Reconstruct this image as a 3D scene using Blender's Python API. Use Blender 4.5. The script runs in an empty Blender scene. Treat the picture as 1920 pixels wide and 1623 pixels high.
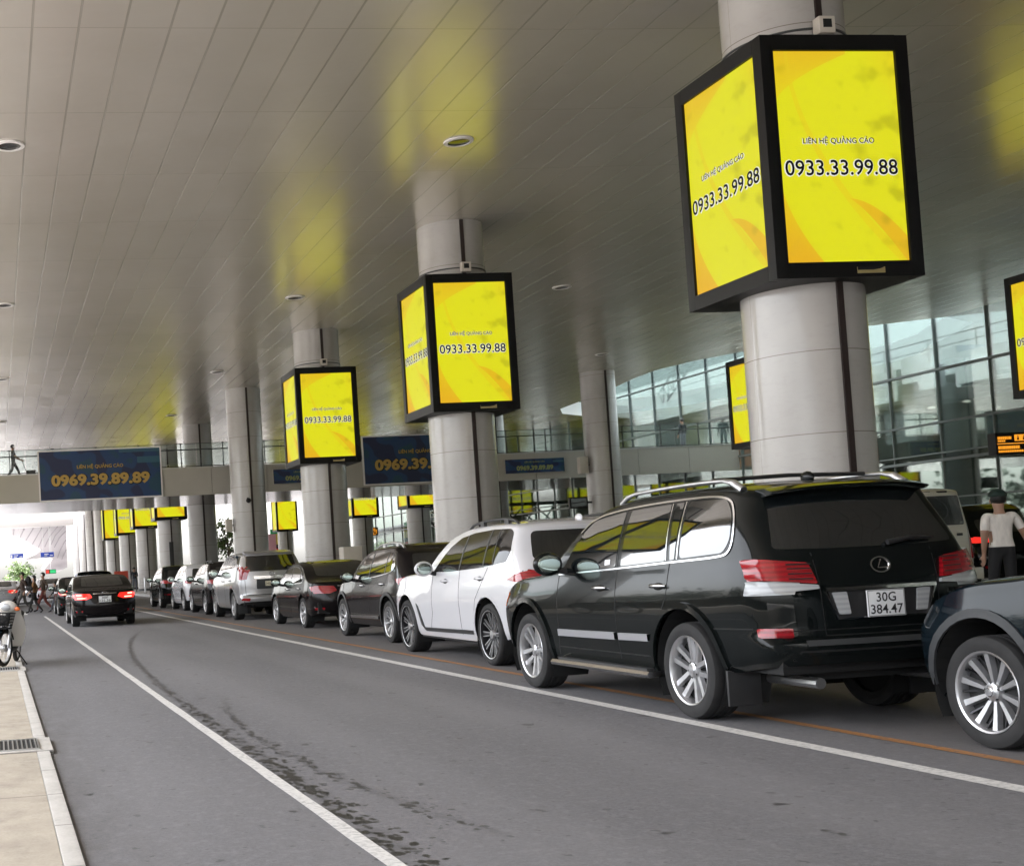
import bpy, bmesh, math, random
import numpy as np
from mathutils import Vector, Matrix
from mathutils.bvhtree import BVHTree
R = math.radians
PI = math.pi
random.seed(7)
SC = bpy.context.scene
COL = SC.collection

# ------------------------------------------------------------------ camera, sky, sun, exposure
CAM_H = 1.347
yaw, pitch, roll = R(7.6237), R(2.3558), R(3.1064)
fwd = Vector((math.sin(yaw)*math.cos(pitch), math.cos(yaw)*math.cos(pitch), math.sin(pitch)))
rgt = Vector((math.cos(yaw), -math.sin(yaw), 0))
upv = rgt.cross(fwd)
r2 = math.cos(roll)*rgt - math.sin(roll)*upv
u2 = math.cos(roll)*upv + math.sin(roll)*rgt
cam = bpy.data.cameras.new('camera')
camo = bpy.data.objects.new('camera', cam)
COL.objects.link(camo)
camo.matrix_world = Matrix(((r2.x, u2.x, -fwd.x, 0), (r2.y, u2.y, -fwd.y, 0), (r2.z, u2.z, -fwd.z, CAM_H), (0, 0, 0, 1)))
cam.sensor_width = 36
cam.lens = 2371.1/1920*36
cam.shift_x = (960-305.1)/1920
cam.shift_y = (976.3-811.5)/1920
cam.clip_start = 0.1
cam.clip_end = 3000
SC.camera = camo

SUN_EL, SUN_AZ = R(70), R(-70)          # azimuth from +Y towards +X: the sun stands to the left
W = bpy.data.worlds.new('World'); SC.world = W; W.use_nodes = True
wt = W.node_tree; bg = wt.nodes['Background']
sky = wt.nodes.new('ShaderNodeTexSky'); sky.sky_type = 'NISHITA'; sky.sun_disc = False
sky.sun_elevation = SUN_EL; sky.sun_rotation = SUN_AZ
sky.air_density = 1.0; sky.dust_density = 4.0
hs = wt.nodes.new('ShaderNodeHueSaturation'); hs.inputs['Saturation'].default_value = 0.3
wt.links.new(sky.outputs[0], hs.inputs['Color']); wt.links.new(hs.outputs[0], bg.inputs['Color'])
bg.inputs['Strength'].default_value = 0.15
sun = bpy.data.lights.new('sun', 'SUN'); sun.energy = 3.5; sun.angle = R(8); sun.color = (1, 0.97, 0.93)
suno = bpy.data.objects.new('sun', sun); COL.objects.link(suno)
sd = Vector((math.sin(SUN_AZ)*math.cos(SUN_EL), math.cos(SUN_AZ)*math.cos(SUN_EL), math.sin(SUN_EL)))
suno.rotation_euler = sd.to_track_quat('Z', 'Y').to_euler(); suno.location = (-30, 0, 60)
SC.view_settings.view_transform = 'Standard'; SC.view_settings.look = 'None'
EV = 3.15; EK = 2.0**-EV                   # lamps below are given in display units and scaled by EK
SC.view_settings.exposure = EV; SC.view_settings.gamma = 1

# ------------------------------------------------------------------ materials
class G:
    def __init__(s, name):
        s.m = bpy.data.materials.new(name); s.m.use_nodes = True
        s.t = s.m.node_tree; s.b = s.t.nodes['Principled BSDF']
    def put(s, node, key, v):
        i = node.inputs[key]
        if isinstance(v, bpy.types.NodeSocket): s.t.links.new(v, i)
        else:
            if hasattr(i.default_value, '__len__') and hasattr(v, '__len__') and len(i.default_value) == 4 and len(v) == 3: v = (*v, 1)
            i.default_value = v
    def n(s, typ, props=None, ins=None, out=0):
        nd = s.t.nodes.new('ShaderNode'+typ)
        for k, v in (props or {}).items(): setattr(nd, k, v)
        for k, v in (ins or {}).items(): s.put(nd, k, v)
        return nd.outputs[out]
    def math(s, op, a, b=0.5, c=0.5):
        return s.n('Math', {'operation': op}, {0: a, 1: b, 2: c})
    def set(s, **k):
        nm = {'col': 'Base Color', 'rough': 'Roughness', 'metal': 'Metallic', 'coat': 'Coat Weight', 'coatr': 'Coat Roughness', 'ior': 'IOR', 'spec': 'Specular IOR Level',
              'ecol': 'Emission Color', 'es': 'Emission Strength', 'nrm': 'Normal', 'alpha': 'Alpha', 'trans': 'Transmission Weight', 'aniso': 'Anisotropic', 'sss': 'Subsurface Weight'}
        for a, v in k.items(): s.put(s.b, nm[a], v)
        return s
    def co(s, kind='Object'):
        return s.n('TexCoord', None, None, kind)
    def noise(s, vec=None, scale=5, detail=4, rough=0.55, dist=0.0):
        ins = {'Scale': scale, 'Detail': detail, 'Roughness': rough, 'Distortion': dist}
        if vec is not None: ins['Vector'] = vec
        return s.n('TexNoise', None, ins)
    def ramp(s, f, pts):
        nd = s.t.nodes.new('ShaderNodeValToRGB'); s.t.links.new(f, nd.inputs[0]); e = nd.color_ramp.elements
        while len(e) < len(pts): e.new(0.5)
        for k, (p, c) in enumerate(pts):
            e[k].position = p; e[k].color = (c, c, c, 1) if not hasattr(c, '__len__') else (*c, 1)
        return nd.outputs[0]
    def mix(s, f, a, b, mode='MIX'):
        nd = s.t.nodes.new('ShaderNodeMix'); nd.data_type = 'RGBA'; nd.blend_type = mode
        for k, v in ((0, f), (6, a), (7, b)): s.put(nd, k, v)
        return nd.outputs[2]
    def bump(s, h, strength=0.2, dist=0.01):
        return s.n('Bump', None, {'Strength': strength, 'Distance': dist, 'Height': h})
    def sep(s, v):
        nd = s.t.nodes.new('ShaderNodeSeparateXYZ'); s.t.links.new(v, nd.inputs[0]); return nd.outputs
    def mapping(s, v, scale=(1, 1, 1), loc=(0, 0, 0)):
        return s.n('Mapping', None, {'Vector': v, 'Scale': scale, 'Location': loc})

def simple(name, col, rough=0.5, metal=0.0, vary=0.0, scale=6, **k):
    g = G(name); g.set(rough=rough, metal=metal, **k)
    if vary:
        f = g.noise(g.co(), scale, 5)
        lo = tuple(c*(1-vary) for c in col); hi = tuple(min(1, c*(1+vary)) for c in col)
        g.set(col=g.ramp(f, [(0.3, lo), (0.7, hi)]))
    else: g.set(col=col)
    return g.m

def emit(name, col, strength):
    g = G(name); g.set(col=(0, 0, 0), ecol=col, es=strength*EK, rough=0.4); return g.m

M = {}
def paint(name, col, rough=0.16, metal=0.0, dust=0.02):
    g = G(name)
    v = g.co()
    d = g.noise(v, 2.2, 5)
    z = g.sep(v)[2]
    low = g.n('MapRange', None, {'Value': z, 'From Min': 0.75, 'From Max': 0.25, 'To Min': 0.15, 'To Max': 1.0})   # road film on the lower body
    f = g.math('MULTIPLY', g.ramp(d, [(0.35, 0.2), (0.75, 1.0)]), g.math('MULTIPLY', low, dust))
    g.set(col=g.mix(f, col, (0.16, 0.145, 0.125)), metal=metal, coat=0.32 if max(col) < .1 else 1.0, coatr=0.03, spec=0.06 if max(col) < .1 else .3)
    g.set(rough=g.math('ADD', g.math('MULTIPLY', f, 0.6), rough))
    return g.m
M['black_paint'] = paint('black car paint', (0.0045, 0.006, 0.006))
M['black_paint2'] = paint('brownish black car paint', (0.007, 0.0055, 0.006))
M['grey_paint'] = paint('dark grey car paint', (0.022, 0.022, 0.026), metal=0.3)
M['white_paint'] = paint('white car paint', (0.54, 0.535, 0.555), rough=0.25, dust=0.02)
M['cream_paint'] = paint('cream van paint', (0.50, 0.48, 0.40), rough=0.3, dust=0.03)
M['silver_paint'] = paint('silver car paint', (0.36, 0.36, 0.37), rough=0.32, metal=0.6, dust=0.05)
M['navy_paint'] = paint('dark blue car paint', (0.0035, 0.0075, 0.011))
M['glass'] = simple('tinted car glass', (0.006, 0.008, 0.009), 0.015, ior=1.85, coat=0.5, coatr=0.01)
M['glass_dark'] = simple('privacy car glass', (0.008, 0.008, 0.009), 0.03, spec=0.22)
M['chrome'] = simple('chrome', (0.55, 0.55, 0.56), 0.14, 1.0)
M['rim_silver'] = simple('alloy silver', (0.50, 0.50, 0.51), 0.32, 0.85, vary=0.12)
M['bright_trim'] = simple('satin bright trim', (0.36, 0.36, 0.375), 0.3, 0.4)
M['rim_dark'] = simple('dark alloy', (0.03, 0.03, 0.033), 0.35, 0.6)
M['rubber'] = simple('tyre rubber', (0.0125, 0.012, 0.012), 0.8, vary=0.35, scale=9)
M['plastic'] = simple('black plastic', (0.018, 0.018, 0.019), 0.5, vary=0.2)
M['greyplastic'] = simple('grey plastic', (0.028, 0.030, 0.032), 0.6, vary=0.15)
M['under'] = simple('underbody black', (0.008, 0.008, 0.008), 0.9)
M['seam'] = simple('panel gap black', (0.002, 0.002, 0.002), 0.8)
def lens_mat(name, col, es, rough=0.08):
    g = G(name); v = g.co()
    w = g.n('TexWave', {'wave_type': 'BANDS', 'bands_direction': 'Z'}, {'Vector': v, 'Scale': 9.0, 'Distortion': 0.3}, 1)
    f = g.ramp(w, [(0.35, 0.45), (0.65, 1.0)])
    g.set(col=g.mix(f, tuple(c*(0.35 if col[1] < .3 else .72) for c in col), col), rough=rough, coat=0.4, coatr=0.02)
    g.set(ecol=col, es=es*EK); return g.m
M['lamp_red'] = lens_mat('red lamp lens', (0.30, 0.004, 0.010), 0.025)
M['lamp_lit'] = lens_mat('lit red lamp lens', (1.0, 0.03, 0.02), 1.0)
M['lamp_hot'] = emit('brake lamp bulb', (1.0, 0.55, 0.4), 2.4)
M['lamp_clear'] = lens_mat('clear lamp lens', (0.40, 0.41, 0.42), 0.0)
M['lamp_amber'] = lens_mat('amber lamp lens', (0.75, 0.16, 0.03), 0.0)
M['plate'] = simple('number plate white', (0.72, 0.73, 0.74), 0.45, vary=0.04)
M['plate_yellow'] = simple('pale number plate', (0.6, 0.56, 0.42), 0.45)
M['ink'] = simple('black ink', (0.008, 0.008, 0.01), 0.6)
M['skin'] = simple('skin', (0.33, 0.19, 0.13), 0.55)
M['hair'] = simple('black hair', (0.012, 0.01, 0.009), 0.6)
def cloth(name, col):
    g = G(name); v = g.co()
    f = g.noise(g.mapping(v, (1, 1, 0.35)), 14, 5)
    g.set(col=g.mix(g.ramp(f, [(0.3, 0.0), (0.7, 1.0)]), tuple(c*0.75 for c in col), col), rough=0.85, nrm=g.bump(f, 0.5, 0.02))
    return g.m

# asphalt with tyre-dragged damp stains and oil spots
def asphalt():
    g = G('asphalt'); v = g.co(); x, y, z = g.sep(v)
    fine = g.noise(v, 160, 3, 0.7); mid = g.noise(v, 7, 6); big = g.noise(g.mapping(v, (1, 0.25, 1)), 0.55, 4)
    col = g.mix(g.ramp(fine, [(0.25, 0.0), (0.75, 1.0)]), (0.092, 0.091, 0.097), (0.220, 0.217, 0.230))
    med = g.noise(v, 38, 4, 0.75); cl = g.noise(g.mapping(v, (1, .8, 1)), 13, 5, 0.7)
    col = g.mix(g.math('MULTIPLY', g.ramp(med, [(0.42, 0.0), (0.60, 1.0)]), 0.55), col, (0.066, 0.064, 0.068))
    col = g.mix(g.math('MULTIPLY', g.ramp(cl, [(0.50, 0.0), (0.66, 1.0)]), 0.42), col, (0.25, 0.245, 0.25))
    col = g.mix(g.math('MULTIPLY', g.ramp(mid, [(0.35, 0.0), (0.7, 1.0)]), 0.45), col, (0.128, 0.123, 0.127))
    col = g.mix(g.math('MULTIPLY', g.ramp(big, [(0.35, 0.0), (0.65, 1.0)]), 0.45), col, (0.205, 0.200, 0.206))
    grit = g.n('TexVoronoi', None, {'Vector': v, 'Scale': 55.0}, 0)
    col = g.mix(g.math('MULTIPLY', g.math('LESS_THAN', grit, 0.11), 0.35), col, (0.26, 0.255, 0.25))
    # parking lane browner and darker: shade by the parked cars put into the colour
    lane = g.n('MapRange', {'interpolation_type': 'SMOOTHSTEP'}, {'Value': x, 'From Min': 5.15, 'From Max': 6.2})
    col = g.mix(g.math('MULTIPLY', lane, 0.55), col, (0.105, 0.093, 0.087))
    gut = g.n('MapRange', {'interpolation_type': 'SMOOTHSTEP'}, {'Value': x, 'From Min': 0.95, 'From Max': 0.34})
    gn = g.noise(g.mapping(v, (1, .35, 1)), 5.0, 6, 0.7)
    col = g.mix(g.math('MULTIPLY', g.math('MULTIPLY', gut, g.ramp(gn, [(0.35, 0.2), (0.65, 1.0)])), 0.5), col, (0.055, 0.050, 0.045))
    for xc in (2.55, 4.15):                      # lighter, polished wheel tracks
        wt_ = g.n('MapRange', {'interpolation_type': 'SMOOTHSTEP'}, {'Value': g.math('ABSOLUTE', g.math('SUBTRACT', x, xc)), 'From Min': 0.45, 'From Max': 0.10})
        col = g.mix(g.math('MULTIPLY', wt_, 0.22), col, (0.23, 0.225, 0.232))
    # trails: x as a function of y
    def poly(cs):
        r = cs[0]
        for c in cs[1:]: r = g.math('MULTIPLY_ADD', y, r, c) if not isinstance(r, float) else g.math('MULTIPLY_ADD', y, r, c)
        return r
    sn = g.noise(g.mapping(v, (1, 0.55, 1)), 9.0, 5, 0.6)
    sn2 = g.noise(g.mapping(v, (1, 0.5, 1)), 20.0, 3, 0.6)
    vv = g.n('VectorMath', {'operation': 'ADD'}, {0: g.mapping(v, (1, .62, 1)), 1: g.n('VectorMath', {'operation': 'SCALE'}, {0: g.n('TexNoise', None, {'Vector': v, 'Scale': 7.0, 'Detail': 3.0}, 1), 'Scale': 0.13})})
    vd = g.n('TexVoronoi', None, {'Vector': vv, 'Scale': 16.0}, 0)
    wob = g.math('MULTIPLY', g.math('SUBTRACT', g.noise(v, 2.2, 2), 0.5), 0.14)
    xw = g.math('ADD', x, wob)
    def trail(center, width, y0, y1, thr, amount):
        width = g.n('MapRange', None, {'Value': y, 'From Min': 7.0, 'From Max': 18.0, 'To Min': width, 'To Max': width*0.5})
        d = g.math('ABSOLUTE', g.math('SUBTRACT', xw, center))
        m = g.n('MapRange', {'interpolation_type': 'SMOOTHSTEP'}, {'Value': d, 'From Min': 0.0, 'From Max': width, 'To Min': 0.215, 'To Max': -0.26})
        ends = g.math('MULTIPLY', g.n('MapRange', {'interpolation_type': 'SMOOTHSTEP'}, {'Value': y, 'From Min': y1, 'From Max': y1*0.8}),
                      g.n('MapRange', {'interpolation_type': 'SMOOTHSTEP'}, {'Value': y, 'From Min': y0-0.5, 'From Max': y0}))
        s = g.math('MULTIPLY_ADD', m, 1.6, g.math('MULTIPLY', g.math('SUBTRACT', 0.42, vd), 1.25))
        s = g.math('ADD', s, g.math('MULTIPLY', g.math('SUBTRACT', sn, 0.5), 1.3))
        hard = g.n('MapRange', {'interpolation_type': 'SMOOTHSTEP'}, {"Value": s, "From Min": thr-0.03, "From Max": thr+0.11})
        film = g.n('MapRange', {'interpolation_type': 'SMOOTHSTEP'}, {'Value': g.math('ADD', m, g.math('MULTIPLY', g.math('SUBTRACT', sn, 0.5), 0.7)), 'From Min': 0.02, 'From Max': 0.28})
        return g.math('MULTIPLY', g.math('MULTIPLY', g.math('MAXIMUM', hard, g.math("MULTIPLY", film, 0.32)), ends), amount)
    c1 = poly([0.00011, -0.00205, 0.0155, 1.755])
    t1 = trail(c1, 0.25, 3.0, 32.0, 0.14, 0.92)
    c2 = poly([0.0258, -0.4959, 4.3813])
    t2 = trail(c2, 0.14, 6.3, 14.0, 0.16, 0.75)
    st = g.math('MAXIMUM', t1, t2)
    spots = g.noise(g.mapping(v, (1, 0.8, 1)), 5.0, 3, 0.55)
    sp = g.math('MULTIPLY', g.n('MapRange', {'interpolation_type': 'SMOOTHSTEP'}, {'Value': spots, 'From Min': 0.665, 'From Max': 0.70}), 0.72)
    sp2 = g.math('MULTIPLY', g.n('MapRange', {'interpolation_type': 'SMOOTHSTEP'}, {'Value': g.noise(v, 12, 2, 0.5), 'From Min': 0.68, 'From Max': 0.71}), 0.6)
    st = g.math('MAXIMUM', st, g.math('MAXIMUM', sp, sp2))
    col = g.mix(st, col, (0.012, 0.011, 0.010))
    g.set(col=col, rough=g.math('SUBTRACT', 0.78, g.math('MULTIPLY', st, 0.28)), nrm=g.bump(fine, 0.35, 0.006))
    return g.m
M['asphalt'] = asphalt()
def worn(name, col, base=(0.1, 0.1, 0.1), amount=0.55):
    g = G(name); v = g.co(); n1 = g.noise(v, 26, 5, 0.7); n2 = g.noise(v, 2.5, 3)
    f = g.math('MULTIPLY', g.ramp(n1, [(0.46, 0.0), (0.62, 1.0)]), g.math('MULTIPLY', g.ramp(n2, [(0.3, 0.25), (0.7, 1.0)]), amount))
    g.set(col=g.mix(f, col, base), rough=0.65, nrm=g.bump(n1, 0.2, 0.004)); return g.m
M['white_line'] = worn('white road paint', (0.66, 0.645, 0.62))
M['orange_line'] = worn('orange road paint', (0.38, 0.17, 0.05), amount=0.8)
def concrete(name, a, b, joint=None, rough=0.8):
    g = G(name); v = g.co(); x, y, z = g.sep(v)
    f = g.noise(v, 3.0, 7, 0.65); f2 = g.noise(v, 60, 3)
    col = g.mix(g.ramp(f, [(0.3, 0.0), (0.7, 1.0)]), a, b)
    col = g.mix(g.math('MULTIPLY', g.ramp(f2, [(0.4, 0.0), (0.7, 1.0)]), 0.25), col, tuple(c*0.7 for c in a))
    if joint:
        fr = g.math('FRACT', g.math('ADD', g.math('DIVIDE', y, joint), 0.12))
        col = g.mix(g.math('MULTIPLY', g.math('LESS_THAN', fr, 0.02/joint), 0.6), col, (0.08, 0.07, 0.06))
    f3 = g.noise(g.mapping(v, (1.6, .7, 1)), 2.1, 6, 0.7); f4 = g.noise(v, 19, 4, .7)
    dirt = g.math('MULTIPLY', g.ramp(f3, [(0.48, 0.0), (0.68, 1.0)]), g.ramp(f4, [(0.35, 0.15), (0.65, 1.0)]))
    col = g.mix(g.math('MULTIPLY', dirt, 0.5), col, tuple(c*.42 for c in a))
    g.set(col=col, rough=rough, nrm=g.bump(f2, 0.15, 0.004)); return g.m
M['paving'] = concrete('beige paving slabs', (0.34, 0.295, 0.235), (0.45, 0.40, 0.325), joint=4.2)
M['kerbstone'] = concrete('kerb concrete', (0.44, 0.42, 0.385), (0.54, 0.515, 0.48), joint=1.0)
M['island'] = concrete('island concrete', (0.26, 0.25, 0.24), (0.34, 0.33, 0.31), joint=3.0)
M['outside'] = concrete('outside concrete', (0.34, 0.33, 0.31), (0.42, 0.41, 0.39))
M['fascia'] = simple('beige fascia panel', (0.40, 0.375, 0.33), 0.38, vary=0.05, scale=0.7)
M['soffit'] = simple('bridge soffit metal', (0.42, 0.38, 0.36), 0.14, 0.85, vary=0.06, scale=1.5)
M['white_beam'] = simple('white painted cladding', (0.72, 0.69, 0.68), 0.5, vary=0.04, scale=0.6)
M['far_shell'] = simple('pale grey canopy lining', (0.30, 0.275, 0.285), 0.55, vary=0.03, scale=0.2)
M['rib'] = simple('dark rib seam', (0.13, 0.115, 0.125), 0.6)
M['steel'] = simple('brushed steel', (0.45, 0.45, 0.45), 0.3, 0.9)
M['dark_steel'] = simple('dark painted steel', (0.035, 0.035, 0.036), 0.45, 0.2)
M['frame'] = simple('black lightbox frame', (0.005, 0.005, 0.0052), 0.45, vary=0.15, spec=0.22)
M['pipe'] = simple('dark brown conduit', (0.018, 0.009, 0.008), 0.5)
M['beige_box'] = simple('beige equipment box', (0.55, 0.50, 0.44), 0.5, vary=0.04)
M['red_board'] = simple('red board', (0.42, 0.05, 0.03), 0.5, vary=0.1)
def column_mat():
    g = G('column panels'); v = g.co(); x, y, z = g.sep(v)
    f = g.noise(v, 0.9, 4); f2 = g.noise(g.mapping(v, (1, 1, 0.12)), 5, 4)
    col = g.mix(g.ramp(f, [(0.3, 0.0), (0.7, 1.0)]), (0.36, 0.34, 0.325), (0.42, 0.40, 0.383))
    col = g.mix(g.math('MULTIPLY', g.ramp(f2, [(0.5, 0.0), (0.75, 1.0)]), 0.18), col, (0.34, 0.32, 0.30))
    fr = g.math('FRACT', g.math('DIVIDE', g.math('SUBTRACT', z, 0.40), 1.07))
    ang = g.math('FRACT', g.math('MULTIPLY', g.math('DIVIDE', g.math('ARCTAN2', y, x), 2*PI), 4.0))
    j = g.math('MAXIMUM', g.math('LESS_THAN', fr, 0.011), g.math('MULTIPLY', g.math('LESS_THAN', ang, 0.006), 0.6))
    col = g.mix(g.math('MULTIPLY', j, 0.75), col, (0.14, 0.11, 0.09))
    sc = g.noise(g.mapping(v, (1, 1, 3.0)), 6.0, 6, 0.7)
    lowz = g.n('MapRange', None, {'Value': z, 'From Min': 0.2, 'From Max': 2.4, 'To Min': 0.5, 'To Max': 0.08})
    col = g.mix(g.math('MULTIPLY', g.ramp(sc, [(0.52, 0.0), (0.66, 1.0)]), lowz), col, (0.17, 0.15, 0.13))
    g.set(col=col, rough=0.27, coat=0.3, coatr=0.1, nrm=g.bump(j, -0.3, 0.004)); return g.m
M['column'] = column_mat()
def ceiling_mat():
    g = G('ceiling panels'); v = g.co(); x, y, z = g.sep(v)
    px = g.math('DIVIDE', g.math('SUBTRACT', x, 0.22), 0.651); ix = g.math('FLOOR', px); fx = g.math('FRACT', px)
    py = g.math('DIVIDE', g.math('SUBTRACT', y, 17.42), 3.26); iy = g.math('FLOOR', py); fy = g.math('FRACT', py)
    def edge(f, w): return g.math('MAXIMUM', g.math('LESS_THAN', f, w), g.math('GREATER_THAN', f, 1-w))
    jl = edge(fx, 0.026)
    jc = edge(fy, 0.0026)
    cid = g.n('CombineXYZ', None, {0: ix, 1: iy, 2: 0.0})
    rnd = g.n('TexWhiteNoise', {'noise_dimensions': '3D'}, {'Vector': cid})
    rnd2 = g.n('TexWhiteNoise', {'noise_dimensions': '3D'}, {'Vector': cid}, 1)
    rx, ry, rz = g.sep(rnd2)
    f = g.noise(v, 0.35, 4)
    col = g.mix(g.ramp(f, [(0.3, 0.0), (0.7, 1.0)]), (0.71, 0.655, 0.575), (0.78, 0.725, 0.645))
    col = g.mix(g.math('MULTIPLY', rnd, 0.10), col, (0.36, 0.33, 0.30))
    j = g.math('MAXIMUM', g.math('MULTIPLY', jl, 0.33), g.math('MULTIPLY', jc, 0.33))
    col = g.mix(j, col, (0.12, 0.10, 0.085))
    # every panel hangs with a slight tilt and waviness of its own
    tilt = g.math('ADD', g.math('MULTIPLY', g.math('SUBTRACT', fx, 0.5), g.math('MULTIPLY', g.math('SUBTRACT', rx, 0.5), 0.014)),
                  g.math('MULTIPLY', g.math('SUBTRACT', fy, 0.5), g.math('MULTIPLY', g.math('SUBTRACT', ry, 0.5), 0.045)))
    wave = g.math('MULTIPLY', g.noise(g.mapping(v, (1.0, 1.0, 1)), 0.8, 3), 0.010)
    lip = g.math('MULTIPLY', g.math('MAXIMUM', jl, jc), -0.006)
    h = g.math('ADD', g.math('ADD', tilt, wave), lip)
    g.set(col=col, metal=0.5, rough=0.245, nrm=g.bump(h, 1.0, 1.0)); return g.m
M['ceiling'] = ceiling_mat()
def screen_mat():
    """back-lit print: yellow field, orange ribbons, grimy patches on the film"""
    g = G('yellow backlit screen'); u, w, _ = g.sep(g.co('UV'))
    Y = (0.76, 0.74, 0.010); O = (0.80, 0.44, 0.012); O2 = (0.80, 0.60, 0.010)
    def below(cs, inv=False):                    # mask u < poly(w)
        r = cs[0]
        for c in cs[1:]: r = g.math('MULTIPLY_ADD', w, r, c)
        d = g.math('SUBTRACT', r, u) if not inv else g.math('SUBTRACT', u, r)
        return g.n('MapRange', None, {'Value': d, 'From Min': -0.004, 'From Max': 0.004}), d
    def rng(a, b):
        return g.math('MULTIPLY', g.math('GREATER_THAN', w, a), g.math('LESS_THAN', w, b))
    col = g.mix(0.0, Y, O)
    # bottom left wedge: from (0,.38) to (.31,0)
    m1, d1 = below([1.35, -1.33, 0.31])
    m1 = g.math('MULTIPLY', m1, g.math('LESS_THAN', w, 0.40))
    col = g.mix(m1, col, g.mix(g.n('MapRange', None, {'Value': w, 'From Min': 0.4, 'From Max': 0.0}), O2, O))
    # top left wedge, edge runs (.13,.8) to (.55,1)
    t1 = g.math('MULTIPLY', g.math('GREATER_THAN', w, g.math('MULTIPLY_ADD', g.math('POWER', g.math('MAXIMUM', u, 0.0), 0.6), 0.33, 0.745)), g.math('LESS_THAN', u, 0.6))
    col = g.mix(g.math('MULTIPLY', t1, 0.75), col, g.mix(g.n('MapRange', None, {'Value': w, 'From Min': 0.8, 'From Max': 1.0}), O2, O))
    # thin ribbon from top left to bottom right
    rc = g.math('ADD', 0.115, g.math('MULTIPLY', g.math('POWER', g.math('SUBTRACT', 1.0, w), 1.9), 0.86))
    rw = g.math('MULTIPLY_ADD', g.math('SUBTRACT', 1.0, w), 0.03, 0.012)
    rib = g.math('LESS_THAN', g.math('ABSOLUTE', g.math('SUBTRACT', u, rc)), rw)
    col = g.mix(g.math('MULTIPLY', rib, 0.6), col, O2)
    # wide ribbon bottom right: between two curves
    lo = g.math('MULTIPLY_ADD', g.math('POWER', g.math('MAXIMUM', g.math('SUBTRACT', 0.30, w), 0.0), 0.8), 1.15, 0.55)
    hi = g.math('MULTIPLY_ADD', g.math('POWER', g.math('MAXIMUM', g.math('SUBTRACT', 0.30, w), 0.0), 0.55), 1.15, 0.55)
    band = g.math('MULTIPLY', g.math('MULTIPLY', g.math('GREATER_THAN', u, lo), g.math('LESS_THAN', u, hi)), rng(0.0, 0.30))
    col = g.mix(g.math('MULTIPLY', band, 0.85), col, O)
    corner = g.n('MapRange', {'interpolation_type': 'SMOOTHSTEP'}, {'Value': g.math('ADD', u, w), 'From Min': 1.62, 'From Max': 2.02})
    col = g.mix(g.math('MULTIPLY', corner, 0.55), col, O2)
    v = g.co()
    grime = g.noise(g.mapping(g.co('UV'), (1, 1.7, 1)), 5.0, 1.6, 0.5)
    side = g.n('MapRange', {'interpolation_type': 'SMOOTHSTEP'}, {'Value': u, 'From Min': 0.45, 'From Max': 1.0, 'To Min': 0.0, 'To Max': 0.15})
    gm = g.n('MapRange', {'interpolation_type': 'SMOOTHSTEP'}, {'Value': g.math('ADD', grime, side), 'From Min': 0.61, 'From Max': 0.80})
    col = g.mix(g.math('MULTIPLY', gm, 0.45), col, (0.30, 0.27, 0.004))
    g.set(col=(0.02, 0.02, 0.02), ecol=col, es=0.98*EK, rough=0.5, spec=0.12); return g.m
M['screen'] = screen_mat()
M['outline'] = emit('white lettering edge', (0.9, 0.9, 0.82), 0.9)
M['lettering'] = simple('black lettering', (0.003, 0.003, 0.006), 0.7, spec=0.1)
def banner_mat():
    g = G('blue printed banner'); v = g.co('UV'); u, w, _ = g.sep(v)
    f = g.noise(g.mapping(v, (2.4, 1, 1)), 2.3, 1.0, 0.3)
    col = g.ramp(f, [(0.40, (0.006, 0.014, 0.062)), (0.44, (0.006, 0.014, 0.062)), (0.47, (0.006, 0.038, 0.125)), (0.56, (0.006, 0.038, 0.125)), (0.60, (0.007, 0.05, 0.09))])
    bar = g.math('MULTIPLY', g.math('GREATER_THAN', u, 0.66), g.math('GREATER_THAN', w, 0.93))
    bar2 = g.math('MULTIPLY', g.math('GREATER_THAN', u, 0.81), g.math('MULTIPLY', g.math('GREATER_THAN', w, 0.70), g.math('LESS_THAN', w, 0.83)))
    col = g.mix(g.math('MULTIPLY', g.math('MAXIMUM', bar, bar2), 0.8), col, (0.035, 0.12, 0.17))
    g.set(col=col, rough=0.4); return g.m
M['banner'] = banner_mat()
M['gold'] = simple('gold banner lettering', (0.45, 0.29, 0.07), 0.5)
M['led_amber'] = emit('amber LED', (1.0, 0.36, 0.02), 1.1)
M['led_red'] = emit('red LED', (1.0, 0.06, 0.04), 1.0)
M['led_green'] = emit('green LED', (0.05, 0.8, 0.28), 0.9)
M['lamp_white'] = emit('white ceiling lamp', (1.0, 0.95, 0.85), 3.0)
M['blue_sign'] = simple('blue road sign', (0.03, 0.07, 0.42), 0.4)
M['sign_white'] = simple('white sign print', (0.8, 0.8, 0.82), 0.5)
def facade_glass():
    g = G('facade glass'); t = g.t
    gl = t.nodes.new('ShaderNodeBsdfGlossy'); gl.inputs['Roughness'].default_value = 0.02; gl.inputs['Color'].default_value = (0.80, 0.88, 0.85, 1)
    tr = t.nodes.new('ShaderNodeBsdfTransparent'); tr.inputs['Color'].default_value = (0.84, 0.875, 0.865, 1)
    fr = g.n('Fresnel', None, {'IOR': 1.5}); mx = t.nodes.new('ShaderNodeMixShader')
    f = g.math('MINIMUM', g.math('MULTIPLY_ADD', fr, 1.4, 0.06), 0.9)
    t.links.new(f, mx.inputs[0]); t.links.new(tr.outputs[0], mx.inputs[1]); t.links.new(gl.outputs[0], mx.inputs[2])
    t.links.new(mx.outputs[0], t.nodes['Material Output'].inputs[0]); return g.m
M['facade_glass'] = facade_glass()
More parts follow.
